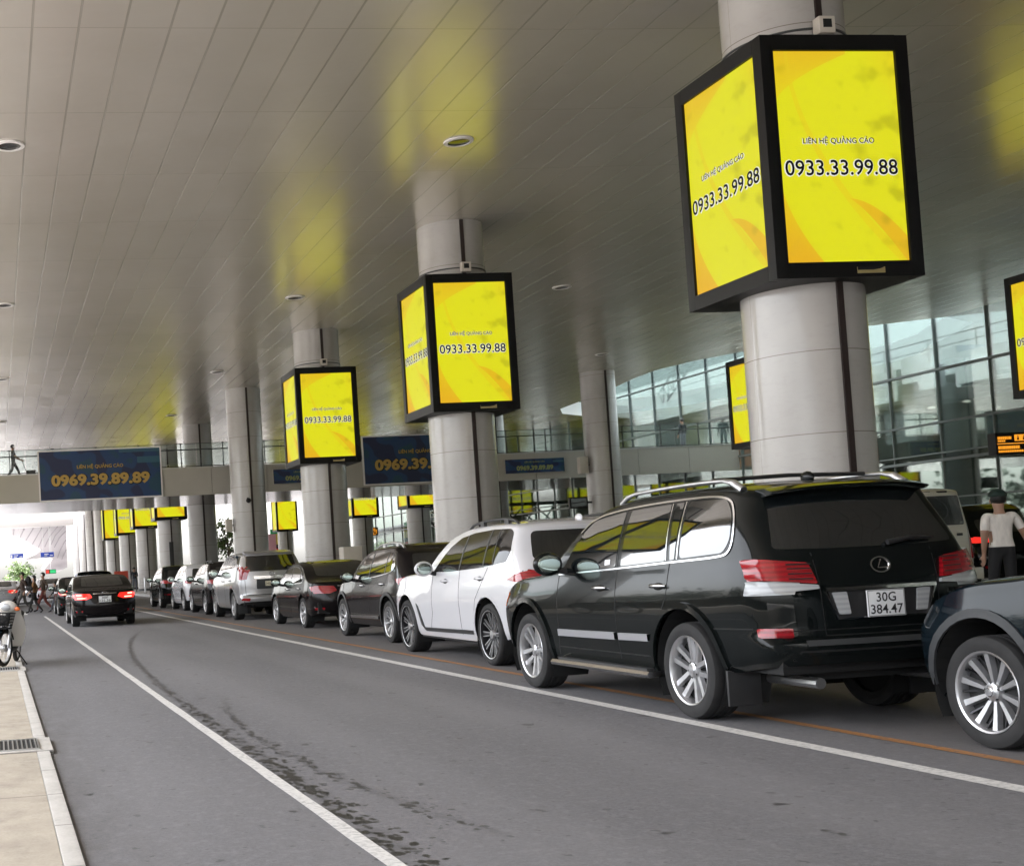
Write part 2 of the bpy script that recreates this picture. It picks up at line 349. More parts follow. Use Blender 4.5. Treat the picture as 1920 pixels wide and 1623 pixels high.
def rail_glass():
    g = G('railing glass'); t = g.t
    gl = t.nodes.new('ShaderNodeBsdfGlossy'); gl.inputs['Roughness'].default_value = 0.02
    tr = t.nodes.new('ShaderNodeBsdfTransparent'); tr.inputs['Color'].default_value = (0.88, 0.93, 0.92, 1)
    fr = g.n('Fresnel', None, {'IOR': 1.45}); mx = t.nodes.new('ShaderNodeMixShader')
    t.links.new(g.math('MULTIPLY', fr, 1.2), mx.inputs[0]); t.links.new(tr.outputs[0], mx.inputs[1]); t.links.new(gl.outputs[0], mx.inputs[2])
    t.links.new(mx.outputs[0], t.nodes['Material Output'].inputs[0]); return g.m
M['rail_glass'] = rail_glass()
M['mullion'] = simple('grey mullion metal', (0.13, 0.145, 0.145), 0.4, 0.4)
M['interior'] = simple('dim interior wall', (0.26, 0.29, 0.275), 0.6, vary=0.2, scale=0.4)
M['interior_slab'] = simple('interior slab edge', (0.20, 0.22, 0.21), 0.5)
M['block'] = simple('grey blue cladding', (0.56, 0.60, 0.63), 0.5, vary=0.06, scale=0.3)
M['terracotta'] = simple('terracotta wall', (0.42, 0.17, 0.09), 0.6, vary=0.1, scale=0.5)
def leaf_mat(name, a, b):
    g = G(name); f = g.noise(g.co(), 1.6, 3); f2 = g.noise(g.co(), 14, 2)
    g.set(col=g.mix(g.math('MULTIPLY', g.math('ADD', f, f2), 0.5), a, b), rough=0.6); return g.m
M['leaf'] = leaf_mat('tree leaves', (0.03, 0.07, 0.015), (0.13, 0.19, 0.05))
M['leaf_far'] = leaf_mat('distant dull leaves', (0.022, 0.030, 0.018), (0.055, 0.070, 0.045))
M['bark'] = simple('bark', (0.10, 0.075, 0.05), 0.9, vary=0.3)

# ------------------------------------------------------------------ mesh helpers
def tag(o, label=None, cat=None, group=None, kind=None):
    if label: o['label'] = label
    if cat: o['category'] = cat
    if group: o['group'] = group
    if kind: o['kind'] = kind
    return o
def empty(name, loc=(0, 0, 0), rz=0.0):
    o = bpy.data.objects.new(name, None); COL.objects.link(o); o.location = loc; o.rotation_euler = (0, 0, rz)
    o.empty_display_size = 0.2; return o
def link(name, me, parent=None, loc=None, rot=None):
    o = bpy.data.objects.new(name, me); COL.objects.link(o)
    if parent is not None: o.parent = parent
    if loc is not None: o.location = loc
    if rot is not None: o.rotation_euler = rot
    return o
def copy_tree(o, parent=None):
    c = o.copy(); COL.objects.link(c)
    if parent is not None: c.parent = parent
    for ch in list(o.children): copy_tree(ch, c)
    return c

class MB:
    def __init__(s): s.bm = bmesh.new(); s.mats = []; s.cur = 0; s.uvs = {}
    def mat(s, m):
        if m not in s.mats: s.mats.append(m)
        s.cur = s.mats.index(m); return s
    def _f(s, vs):
        try:
            f = s.bm.faces.new(vs); f.material_index = s.cur; return f
        except ValueError: return None
    def box(s, x0, x1, y0, y1, z0, z1, M4=None, bev=0.0):
        P = [(x0, y0, z0), (x1, y0, z0), (x1, y1, z0), (x0, y1, z0), (x0, y0, z1), (x1, y0, z1), (x1, y1, z1), (x0, y1, z1)]
        vs = [s.bm.verts.new(M4 @ Vector(p) if M4 else p) for p in P]
        fs = [s._f([vs[i] for i in q]) for q in ((0, 3, 2, 1), (4, 5, 6, 7), (0, 1, 5, 4), (1, 2, 6, 5), (2, 3, 7, 6), (3, 0, 4, 7))]
        if bev:
            es = list({e for f in fs for e in f.edges})
            r = bmesh.ops.bevel(s.bm, geom=es, offset=bev, segments=2, profile=0.7, affect='EDGES')
            for f in r['faces']: f.material_index = s.cur
        return s
    def quad(s, *P):
        s._f([s.bm.verts.new(p) for p in P]); return s
    def poly_prism(s, pts, axis, a, b):
        """polygon in the two other axes, extruded along axis from a to b"""
        def mk(p, t):
            q = list(p); q.insert(axis, t); return q
        A = [s.bm.verts.new(mk(p, a)) for p in pts]; B = [s.bm.verts.new(mk(p, b)) for p in pts]
        n = len(pts)
        s._f(list(reversed(A))); s._f(B)
        for i in range(n): s._f([A[i], A[(i+1) % n], B[(i+1) % n], B[i]])
        return s
    def tube(s, path, r, seg=8, cap=True):
        path = [Vector(p) for p in path]; rs = r if hasattr(r, '__len__') else [r]*len(path)
        rings = []; n0 = None
        for i, p in enumerate(path):
            d = (path[min(i+1, len(path)-1)]-path[max(i-1, 0)]).normalized()
            if n0 is None: n0 = d.orthogonal().normalized()
            n0 = (n0 - d*n0.dot(d)); n0 = n0.normalized() if n0.length > 1e-6 else d.orthogonal().normalized()
            b = d.cross(n0)
            rings.append([s.bm.verts.new(p + rs[i]*(math.cos(2*PI*k/seg)*n0 + math.sin(2*PI*k/seg)*b)) for k in range(seg)])
        for a, b in zip(rings, rings[1:]):
            for k in range(seg): s._f([a[k], a[(k+1) % seg], b[(k+1) % seg], b[k]])
        if cap: s._f(list(reversed(rings[0]))); s._f(rings[-1])
        return s
    def lathe(s, prof, seg=32, axis='Z', M4=None, a0=0.0, a1=2*PI):
        full = abs(a1-a0-2*PI) < 1e-6; n = seg if full else seg+1
        rings = []
        for k in range(n):
            a = a0+(a1-a0)*k/seg; c, sn = math.cos(a), math.sin(a); ring = []
            for r, h in prof:
                p = Vector({'Z': (r*c, r*sn, h), 'X': (h, r*c, r*sn), 'Y': (r*c, h, r*sn)}[axis])
                ring.append(s.bm.verts.new(M4 @ p if M4 else p))
            rings.append(ring)
        for k in range(n if full else n-1):
            a, b = rings[k], rings[(k+1) % n]
            for i in range(len(prof)-1): s._f([a[i], b[i], b[i+1], a[i+1]])
        return s
    def ellipsoid(s, c, rx, ry, rz, sub=2, M4=None):
        m = Matrix.Translation(c) @ (M4 or Matrix()) @ Matrix.Diagonal((rx, ry, rz, 1))
        r = bmesh.ops.create_icosphere(s.bm, subdivisions=sub, radius=1, matrix=m)
        for f in {f for v in r['verts'] for f in v.link_faces}: f.material_index = s.cur
        return s
    def mesh(s, name, smooth=35, weld=True):
        bm = s.bm
        if weld: bmesh.ops.remove_doubles(bm, verts=bm.verts, dist=1e-5)
        bmesh.ops.recalc_face_normals(bm, faces=bm.faces)
        if smooth:
            th = R(smooth)
            for f in bm.faces: f.smooth = True
            for e in bm.edges: e.smooth = not (len(e.link_faces) == 2 and e.calc_face_angle(0) > th)
        me = bpy.data.meshes.new(name); bm.to_mesh(me); bm.free()
        for m in s.mats: me.materials.append(m)
        return me
    def build(s, name, mat=None, parent=None, smooth=35, loc=None, rot=None, weld=True):
        if mat is not None and not s.mats: s.mats = [mat]
        return link(name, s.mesh(name, smooth, weld), parent, loc, rot)

_txt = {}
def text_mesh(body, mat, width, bold=0.0, key=None, height=None):
    """flat lettering centred on the origin in the XZ plane, facing -Y, scaled to a width"""
    k = (body, mat.name, width, bold, height)
    if k in _txt: return _txt[k]
    c = bpy.data.curves.new('txt', 'FONT'); c.body = body; c.size = 1; c.offset = bold; c.resolution_u = 3
    o = bpy.data.objects.new('txt', c); COL.objects.link(o)
    dg = bpy.context.evaluated_depsgraph_get()
    me = bpy.data.meshes.new_from_object(o.evaluated_get(dg)); bpy.data.objects.remove(o); bpy.data.curves.remove(c)
    P = np.array([v.co for v in me.vertices]); mn, mx = P.min(0), P.max(0)
    base = (mx[0]-mn[0]) - 0.0
    sx = width/base; sz = sx if height is None else height/0.7
    for v in me.vertices:
        x, y = v.co.x, v.co.y
        v.co = ((x-(mn[0]+mx[0])/2)*sx, 0, (y-0.35)*sz)
    me.materials.clear(); me.materials.append(mat); _txt[k] = me
    return me

def text_pair(body, width, m1, m2, b1, b2, height=None):
    """lettering mesh plus a slightly fatter mesh that lies behind it as its edge"""
    k = (body, m1.name, width, b1, b2)
    if k in _txt: return _txt[k]
    out = []
    sx = None
    for m, b in ((m1, b1), (m2, b2)):
        c = bpy.data.curves.new('txt', 'FONT'); c.body = body; c.size = 1; c.offset = b; c.resolution_u = 3
        o = bpy.data.objects.new('txt', c); COL.objects.link(o)
        dg = bpy.context.evaluated_depsgraph_get()
        me = bpy.data.meshes.new_from_object(o.evaluated_get(dg)); bpy.data.objects.remove(o); bpy.data.curves.remove(c)
        P = np.array([v.co for v in me.vertices]); mn, mx = P.min(0), P.max(0)
        if sx is None: sx = width/(mx[0]-mn[0]); cx = (mn[0]+mx[0])/2; sz = sx if height is None else height/(0.7+2*b)
        for v in me.vertices: v.co = ((v.co.x-cx)*sx, 0, (v.co.y-0.35)*sz)
        me.materials.clear(); me.materials.append(m); out.append(me)
    _txt[k] = out
    return out

# ------------------------------------------------------------------ setting: ground, road, kerb, lines
def sheet(name, pts, z, mat):
    b = MB(); b.mat(mat); b._f([b.bm.verts.new((x, y, z)) for x, y in pts])
    return tag(b.build(name, None, None, 0), kind='structure')
sheet('ground', [(-1500, -200), (1500, -200), (1500, 2500), (-1500, 2500)], -0.03, M['outside'])
sheet('road', [(0.32, -75), (60, -75), (60, 420), (0.32, 420)], 0.0, M['asphalt'])
sheet('road', [(-29, -75), (-3.6, -75), (-3.6, 420), (-29, 420)], 0.0, M['asphalt'])
def line(name, x0, x1, y0, y1, mat, z=0.004):
    n = max(1, int((y1-y0)/0.6)); L = []; Rr = []
    rr = random.Random(int(x0*100))
    for i in range(n+1):
        y = y0+(y1-y0)*i/n
        L.append((x0+rr.uniform(-0.004, 0.004), y)); Rr.append((x1+rr.uniform(-0.004, 0.004), y))
    return sheet(name, L+Rr[::-1], z, mat)
line('lane_line', 1.648, 1.735, 2.5, 46.6, M['white_line'])
line('lane_line', 5.10, 5.235, 2.5, 150, M['white_line'])
line('parking_line', 5.70, 5.79, 2.5, 110, M['orange_line'])
line('lane_line', 16.4, 16.5, 2.5, 110, M['white_line'])
b = MB(); b.mat(M['white_line'])
arrow = [(4.62, 57.5), (4.78, 57.5), (4.78, 60.2), (5.0, 60.2), (4.70, 62.2), (4.40, 60.2), (4.62, 60.2)]
sheet('road_arrow', arrow, 0.004, M['white_line'])
for k in range(5):                       # pedestrian crossing where the walkers pass
    x = 0.75+0.9*k
    if abs(x-1.65) > 0.3: sheet('crossing_stripe', [(x, 50.2), (x+0.42, 50.2), (x+0.42, 53.6), (x, 53.6)], 0.004, M['white_line'])
b = MB(); b.box(-3.6, 0.243, -75, 62, -0.1, 0.02)
tag(b.build('pavement', M['paving']), kind='structure')
b = MB(); b.box(0.247, 0.345, -75, 62, -0.1, 0.026, bev=0.008)
tag(b.build('kerb', M['kerbstone']), kind='structure')
b = MB(); b.box(8.75, 13.7, -75, 116, -0.1, 0.15, bev=0.02)
tag(b.build('traffic_island', M['island']), kind='structure')
b = MB(); b.box(26.0, 48, -75, 116, -0.1, 0.15, bev=0.02)
tag(b.build('terminal_pavement', M['island']), kind='structure')

def drain(y, label):
    b = MB()
    b.mat(M['kerbstone']); b.box(-0.75, 0.375, y-0.40, y+0.40, 0.0, 0.031, bev=0.004)
    o = b.build('drain_grate'); tag(o, label, 'drain')
    b = MB(); b.mat(M['under']); b.box(-0.74, 0.27, y-0.30, y+0.30, 0.024, 0.033)
    b.build('drain_slot', None, o)
    b = MB(); b.mat(M['steel'])
    x = -0.73
    while x < 0.27:
        b.box(x, x+0.012, y-0.30, y+0.30, 0.026, 0.040); x += 0.036
    b.box(-0.74, 0.275, y-0.325, y-0.30, 0.026, 0.041); b.box(-0.74, 0.275, y+0.30, y+0.325, 0.026, 0.041); b.box(0.262, 0.275, y-0.30, y+0.30, 0.026, 0.0415)
    b.build('bar_grating', None, o)
drain(10.3, 'steel drain grate across the beige pavement and kerb, nearest the camera')
drain(19.3, 'steel drain grate across the beige pavement, below the parked motorbike')

# ------------------------------------------------------------------ canopy
ZC = 9.05
def zc(x): return ZC + 0.013*max(0.0, x-9.0)
edge = [(60, -75), (60, 36), (37.8, 42.4), (35.8, 43.25), (33.8, 44.4), (32.6, 46.9), (31.66, 49.4), (30.6, 51.35), (30.13, 53.7), (30.35, 56.0), (30.65, 57.7),
        (31.1, 60), (31.49, 62.05), (31.6, 64.6), (31.9, 67.3), (33.2, 69.8), (35.8, 72.0), (40.2, 74.6), (60, 80), (60, 149), (-6.2, 149), (-6.2, -75)]
b = MB(); b.mat(M['ceiling'])
lo = [b.bm.verts.new((x, y, 0)) for x, y in edge]; b._f(lo)
bmesh.ops.bisect_plane(b.bm, geom=b.bm.verts[:]+b.bm.edges[:]+b.bm.faces[:], plane_co=(9, 0, 0), plane_no=(1, 0, 0))
for v in b.bm.verts: v.co.z = zc(v.co.x)
b.mat(M['white_beam'])
n = len(edge)
for i in range(n):
    p, q = edge[i], edge[(i+1) % n]
    b.quad((*p, zc(p[0])), (*q, zc(q[0])), (*q, 10.2), (*p, 10.2))
top = [b.bm.verts.new((x, y, 10.2)) for x, y in edge]; b._f(top)
canopy = b.build('canopy_roof', None, None, 0)
tag(canopy, 'huge flat canopy roof with a glossy panelled metal ceiling over the roads', 'canopy')
b = MB(); b.box(-6.6, -6.2, -75, 149, 8.5, 10.3); b.build('edge_beam', M['white_beam'], canopy)
b = MB(); b.box(-4.2, -3.65, -75, 62, -0.1, 0.02); tag(b.build('kerb', M['kerbstone']), kind='structure')

M['daylight_filter'] = G('tinted skylight glass').m  # tinted pane added over the roof opening to cut the daylight coming through
def _filter():
    m = M['daylight_filter']; t = m.node_tree; tr = t.nodes.new('ShaderNodeBsdfTransparent'); tr.inputs['Color'].default_value = (0.46, 0.49, 0.49, 1)
    gl = t.nodes.new('ShaderNodeBsdfGlossy'); gl.inputs['Roughness'].default_value = 0.05; mx = t.nodes.new('ShaderNodeMixShader'); mx.inputs[0].default_value = 0.06
    t.links.new(tr.outputs[0], mx.inputs[1]); t.links.new(gl.outputs[0], mx.inputs[2]); t.links.new(mx.outputs[0], t.nodes['Material Output'].inputs[0])
_filter()
b = MB(); b.poly_prism([(29.5, 42), (36.0, 42), (36.0, 75), (29.5, 75)], 2, 10.22, 10.25); b.build('daylight_filter', M['daylight_filter'], canopy, 0)

# ------------------------------------------------------------------ columns
CR = 0.757
def column_mesh(h):
    b = MB(); b.lathe([(CR, 0.0), (CR, h)], 64); return b.mesh('column', 35)
def collar(b, m, r0, z0, z1):
    b.mat(m); b.lathe([(r0, z0), (r0+0.025, z0), (r0+0.025, z1), (r0, z1)], 48)
COLME = {}
def column(x, y, label, group, base=0.14, h=None, sign=False, cat='column'):
    h = (zc(x) if h is None else h)-base
    key = round(h, 2)
    if key not in COLME:
        cm = column_mesh(h); cm.materials.append(M['column'])
        b = MB(); b.box(-0.042, 0.042, -CR-0.028, -CR+0.02, 0.05, h-0.02); pm = b.mesh('conduit', 0); pm.materials.append(M['pipe'])
        b = MB(); b.lathe([(CR, 0), (CR+0.02, 0), (CR+0.02, 0.16), (CR, 0.17)], 48); km = b.mesh('base_collar', 35); km.materials.append(M['dark_steel'])
        b = MB(); b.mat(M['beige_box']); b.box(-0.11, 0.11, -CR-0.17, -CR-0.03, 7.82-base, 8.04-base, bev=0.012)
        b.mat(M['under']); b.box(-0.06, 0.06, -CR-0.174, -CR-0.165, 7.89-base, 8.0-base)
        jb = b.mesh('junction_box', 35)
        b = MB(); b.lathe([(CR+0.004, 7.93-base), (CR+0.022, 7.93-base), (CR+0.022, 7.955-base), (CR+0.004, 7.955-base)], 48); cb = b.mesh('cable_band', 35); cb.materials.append(M['greyplastic'])
        COLME[key] = (cm, pm, km, jb, cb)
    cm, pm, km, jb, cb = COLME[key]
    o = link('column', cm, None, (x, y, base)); tag(o, label, cat, group)
    link('conduit', pm, o); link('base_collar', km, o)
    if sign: link('junction_box', jb, o); link('cable_band', cb, o)
    return o

# ------------------------------------------------------------------ lightboxes
BW, BD, BH, BZ = 2.05, 2.04, 3.13, 4.62
def lightbox_meshes():
    w, d, h = BW/2, BD/2, BH
    b = MB(); b.mat(M['frame'])
    i = 0.05
    b.box(-w+i, w-i, -d+i, d-i, 0.05, h-0.05)
    p = 0.175
    for sx in (-1, 1):
        for sy in (-1, 1):
            b.box(min(sx*w, sx*(w-p)), max(sx*w, sx*(w-p)), min(sy*d, sy*(d-p)), max(sy*d, sy*(d-p)), 0.002, h-0.002, bev=0.008)
    for z0, z1 in ((0.0, 0.20), (h-0.20, h)):
        b.box(-w+p, w-p, -d, -d+0.1, z0, z1); b.box(-w+p, w-p, d-0.1, d, z0, z1)
        b.box(-w, -w+0.1, -d+p, d-p, z0, z1); b.box(w-0.1, w, -d+p, d-p, z0, z1)
    b.box(-w+0.1, w-0.1, -d+0.1, d-0.1, 0.0, 0.06); b.box(-w+0.1, w-0.1, -d+0.1, d-0.1, h-0.06, h)
    fr = b.mesh('frame', 35)
    bm = bmesh.new(); sw, z0, z1 = w-p, 0.20, h-0.20
    vs = [bm.verts.new(q) for q in ((-sw, 0, z0), (sw, 0, z0), (sw, 0, z1), (-sw, 0, z1))]
    f = bm.faces.new(vs); uv = bm.loops.layers.uv.new('UVMap')
    for l, c in zip(f.loops, ((0, 0), (1, 0), (1, 1), (0, 1))): l[uv].uv = c
    sc = bpy.data.meshes.new('screen'); bm.to_mesh(sc); bm.free(); sc.materials.append(M['screen'])
    b = MB(); b.mat(simple('brass label', (0.45, 0.36, 0.16), 0.35, 0.5)); b.box(0.08, 0.46, -d-0.012, -d-0.002, 0.045, 0.125)
    b.mat(M['under']); b.poly_prism([(0.08, 0.125), (0.08, 0.085), (0.30, 0.085), (0.40, 0.10), (0.46, 0.125)], 1, -d-0.015, -d-0.0121)
    lb = b.mesh('maker_plate', 0)
    return fr, sc, lb
LB = lightbox_meshes()
CAP, CAPE = text_pair('LIÊN HỆ QUẢNG CÁO', 0.99, M['lettering'], M['outline'], 0.012, 0.045)
NUM, NUME = text_pair('0933.33.99.88', 1.56, M['lettering'], M['outline'], 0.010, 0.050)
def lightbox(x, y, label, group='yellow lightboxes around the columns', faces=(0, 1, 2, 3), words=True):
    o = empty('lightbox', (x, y, BZ)); tag(o, label, 'lightbox', group)
    link('frame', LB[0], o)
    for k in faces:                           # 0 front (-Y), 1 left (-X), 2 back, 3 right
        a = -PI/2*k
        off = Vector((0, -((BD if k % 2 == 0 else BW)/2-0.042), 0)); rot = Matrix.Rotation(a, 3, 'Z')
        s = link('screen', LB[1], o, rot @ off, (0, 0, a))
        if words:
            link('caption_lettering', CAP, s, (-0.02, -0.018, 1.765)); link('lettering_edge', CAPE, s, (-0.02, -0.008, 1.765))
            link('number_lettering', NUM, s, (-0.005, -0.018, 1.42)); link('lettering_edge', NUME, s, (-0.005, -0.008, 1.42))
    link('maker_plate', LB[2], o)
    return o
X1, X2, YC, DY = 10.94, 27.2, 15.63, 12.62
ordn = ['nearest', 'second', 'third', 'fourth', 'fifth', 'sixth', 'seventh', 'eighth', 'ninth', 'tenth', 'eleventh', 'twelfth', 'thirteenth']
SIGNED = (0, 1, 2, 5, 6, 7, 8)
near_txt = {0: 'behind the black off-road car with the white plate', 1: 'behind the white parked car', 2: 'with a beige cabinet at its foot', 3: 'in front of the footbridge, without a lightbox',
            4: 'under the far edge of the footbridge'}
lab = {0: 'tilted-looking huge yellow lightbox on the nearest column, lettered 0933.33.99.88', 1: 'yellow lightbox 0933.33.99.88 on the second column, above the white parked car',
       2: 'yellow lightbox 0933.33.99.88 on the third column, left of the blue banners', 5: 'yellow lightbox cut off by the footbridge, lowest strip visible right of the others',
       6: 'yellow lightbox past the footbridge, second from the right in the far group', 7: 'yellow lightbox past the footbridge, third from the right in the far group', 8: 'farthest and leftmost yellow lightbox past the footbridge'}
lab[0] = 'biggest yellow lightbox, on the nearest white column behind the black off-road car'
for k in range(9):
    y = YC+DY*k
    column(X1, y, f'white round column with a dark pipe, {ordn[k]} in the kerbside row' + (', '+near_txt[k] if k in near_txt else ''), 'round columns along the parked cars', sign=k in SIGNED)
    if k in SIGNED: lightbox(X1, y, lab[k], words=k < 8)
for k in range(9, 13):
    column(X1, YC+DY*k, f'brightly lit white column far beyond the footbridge, {ordn[k]} in the kerbside row', 'round columns along the parked cars', h=9.0)
lab2 = {1: 'yellow lightbox cut by the right edge of the photo', 2: 'yellow lightbox half hidden behind the nearest white column', 5: 'yellow lightbox under the footbridge next to the second column',
        6: 'yellow lightbox under the footbridge right of the third column', 7: 'yellow lightbox in the terminal row hidden behind the third column', 8: 'small yellow lightbox between the third and fourth columns'}
for k in range(1, 9):
    y = YC+DY*k
    column(X2, y, f'white round column with a dark pipe, {ordn[k]} in the terminal row' + (', left of the glass facade' if k == 3 else ''), 'round columns along the terminal', sign=k in SIGNED)
    if k in SIGNED: lightbox(X2, y, lab2[k], words=k < 8)
for k in (1, 2, 3, 4):                        # the row on the open side, seen in the car windows
    y = YC+DY*k
    column(-2.6, y, f'white round column on the open side of the canopy, {ordn[k]} there, mirrored in car windows', 'round columns on the open side', sign=k < 4)
    if k < 4: lightbox(-2.6, y, f'yellow lightbox on the open side, {ordn[k]} there, mirrored in car windows', words=True)

# things fixed to columns
def cctv(x, y, z, label, d=(-0.6, -0.8)):
    o = empty('security_camera', (x, y, z)); tag(o, label, 'camera')
    b = MB(); b.ellipsoid((0, 0, 0), 0.11, 0.11, 0.11); b.build('dome', M['under'], o)
    b = MB(); b.mat(M['greyplastic']); b.tube([(0, 0, 0.05), (0.0, 0.12, 0.1), (0, 0.3, 0.1)], 0.04); b.build('bracket', None, o)
cctv(10.75, YC+3*DY-CR-0.16, 4.22, 'small dark dome camera on the plain column before the footbridge')
def speaker_box(x, y, z, label, mat, w=0.3, h=0.6):
    o = empty('wall_speaker', (x, y, z)); tag(o, label, 'speaker')
    b = MB(); b.mat(mat); b.box(-w/2, w/2, -0.15, 0.15, 0, h, bev=0.03); b.build('case', None, o)
    b = MB(); b.tube([(w/2, 0, h/2), (w/2+0.16, 0.06, h/2)], 0.03); b.build('bracket', M['dark_steel'], o)
speaker_box(X1-CR-0.19, YC+3*DY-0.1, 2.95, 'beige loudspeaker on the left side of the plain column', M['beige_box'], 0.28, 0.55)
speaker_box(X2-CR-0.3, YC+3*DY-0.2, 4.75, 'brown box loudspeaker at bridge height beside the terminal-row column', M['beige_box'], 0.4, 0.75)
o = empty('flight_screen', (X2-CR-0.62, YC+3*DY-0.15, 3.22)); tag(o, 'black hanging screen on the terminal-row column above the white car roof', 'screen')
b = MB(); b.box(-0.42, 0.42, -0.09, 0.09, 0, 0.5, bev=0.015); b.build('case', M['frame'], o)
b = MB(); b.box(-0.36, 0.36, -0.095, -0.092, 0.06, 0.44); b.build('glass', M['glass'], o)
b = MB(); b.tube([(0.42, 0, 0.25), (0.66, 0, 0.25)], 0.05); b.build('bracket', M['dark_steel'], o)
o = empty('equipment_cabinet', (11.36, YC+2*DY-1.2, 0.15)); tag(o, 'beige metal cabinet standing at the foot of the third column', 'cabinet')
b = MB(); b.box(-0.31, 0.31, -0.28, 0.28, 0, 1.72, bev=0.02); b.build('case', M['beige_box'], o)
b = MB(); b.box(-0.28, 0.28, -0.296, -0.281, 0.08, 1.6, bev=0.006); dd = b.build('door', M['beige_box'], o)
b = MB(); b.box(0.2, 0.23, -0.32, -0.297, 0.8, 0.95); b.build('handle', M['dark_steel'], dd)
o = empty('signboard', (8.85, 90, 0.15)); tag(o, 'dark red board standing right behind the black saloon ahead', 'board')
b = MB(); b.box(-0.5, 0.5, -0.03, 0.03, 0.75, 1.5, bev=0.01); b.build('panel', M['red_board'], o)
for sx in (-0.4, 0.4):
    b = MB(); b.tube([(sx, 0, 0), (sx, 0, 0.75)], 0.03); b.build('leg', M['dark_steel'], o)
o = empty('tall_display', (X1-0.1, YC+5*DY-1.1, 0.15)); tag(o, 'tall narrow dark display standing against the sixth kerbside column', 'display')
b = MB(); b.box(-0.13, 0.13, -0.06, 0.06, 0.25, 3.1, bev=0.01); b.build('panel', M['dark_steel'], o)
b = MB(); b.box(-0.22, 0.22, -0.16, 0.16, 0, 0.25, bev=0.01); b.build('base', M['dark_steel'], o)

# ------------------------------------------------------------------ ceiling downlights
b = MB(); b.mat(M['white_beam']); b.lathe([(0.20, -0.004), (0.205, -0.03), (0.27, -0.025), (0.28, 0.0)], 40); dl_ring = b.mesh('trim_ring', 35)
b = MB(); b.mat(M['under']); b.lathe([(0.205, -0.02), (0.19, -0.005), (0.16, 0.0), (0.0001, 0.0)], 40); dl_lens = b.mesh('reflector', 35)
dl_lens.materials.clear(); dl_lens.materials.append(simple('unlit lamp glass', (0.03, 0.03, 0.03), 0.12, 0.0))
rown = {0.6: 'over the left driving lane', 8.9: 'over the parked cars', 17.0: 'over the second roadway', 24.8: 'beside the terminal-row columns'}
for x in rown:
    for k in range(0, 4):
        y = 22.22+13.0*k
        if x == 24.8 and k < 2 or x == 17.0 and k == 0: continue
        o = empty('ceiling_downlight', (x, y, zc(x)-0.003)); tag(o, f'round recessed ceiling light {rown[x]}, {ordn[k]} from the camera', 'ceiling light', 'round lights in the canopy ceiling')
        link('trim_ring', dl_ring, o); link('reflector', dl_lens, o)

# ------------------------------------------------------------------ footbridge
BY0, BY1, BZ0, BZ1 = 57.0, 66.6, 4.82, 6.06
fb = empty('footbridge', (0, BY0, 0)); tag(fb, 'footbridge with beige side panels and glass railing crossing above the road', 'bridge')
FB = Matrix.Translation((0, -BY0, 0))
b = MB(); b.box(-16, 36, BY0+0.06, BY1, BZ0+0.012, BZ1-0.02, FB); b.build('deck', M['soffit'], fb)
b = MB(); x = -16.0
while x < 36:
    b.box(x+0.008, min(36, x+2.6)-0.008, BY0, BY0+0.055, BZ0, BZ1, FB); x += 2.6
b.build('side_panel', M['fascia'], fb)
b = MB(); b.box(-16, 36, BY0-0.03, BY0+0.2, BZ1, BZ1+0.05, FB); b.build('edge_rail', M['steel'], fb)
b = MB(); x = -16.0
while x < 36:
    b.box(x+0.02, x+1.95-0.02, BY0+0.012, BY0+0.024, BZ1+0.1, BZ1+1.12, FB); x += 1.95
b.build('railing_glass', M['rail_glass'], fb)
b = MB(); b.tube([(-16, 0.09, BZ1+0.86), (36, 0.09, BZ1+0.86)], 0.028, 8); b.tube([(-16, 0.09, BZ1+0.10), (36, 0.09, BZ1+0.10)], 0.02, 6); b.tube([(-16, 0.0, BZ1+1.13), (36, 0.0, BZ1+1.13)], 0.012, 6)
b.build('handrail', M['dark_steel'], fb)
x = -16.0; b = MB(); b.box(-0.02, 0.02, -0.015, 0.05, 0.05, 1.12); b.box(-0.06, 0.06, -0.03, 0.03, 1.11, 1.16); b.box(-0.045, 0.045, -0.02, 0.02, 0.22, 0.27)
pm = b.mesh('railing_post', 0); pm.materials.append(M['dark_steel'])
x = -5.0
while x < 36:
    link('railing_post', pm, fb, (x, 0.06, BZ1)); x += 1.95
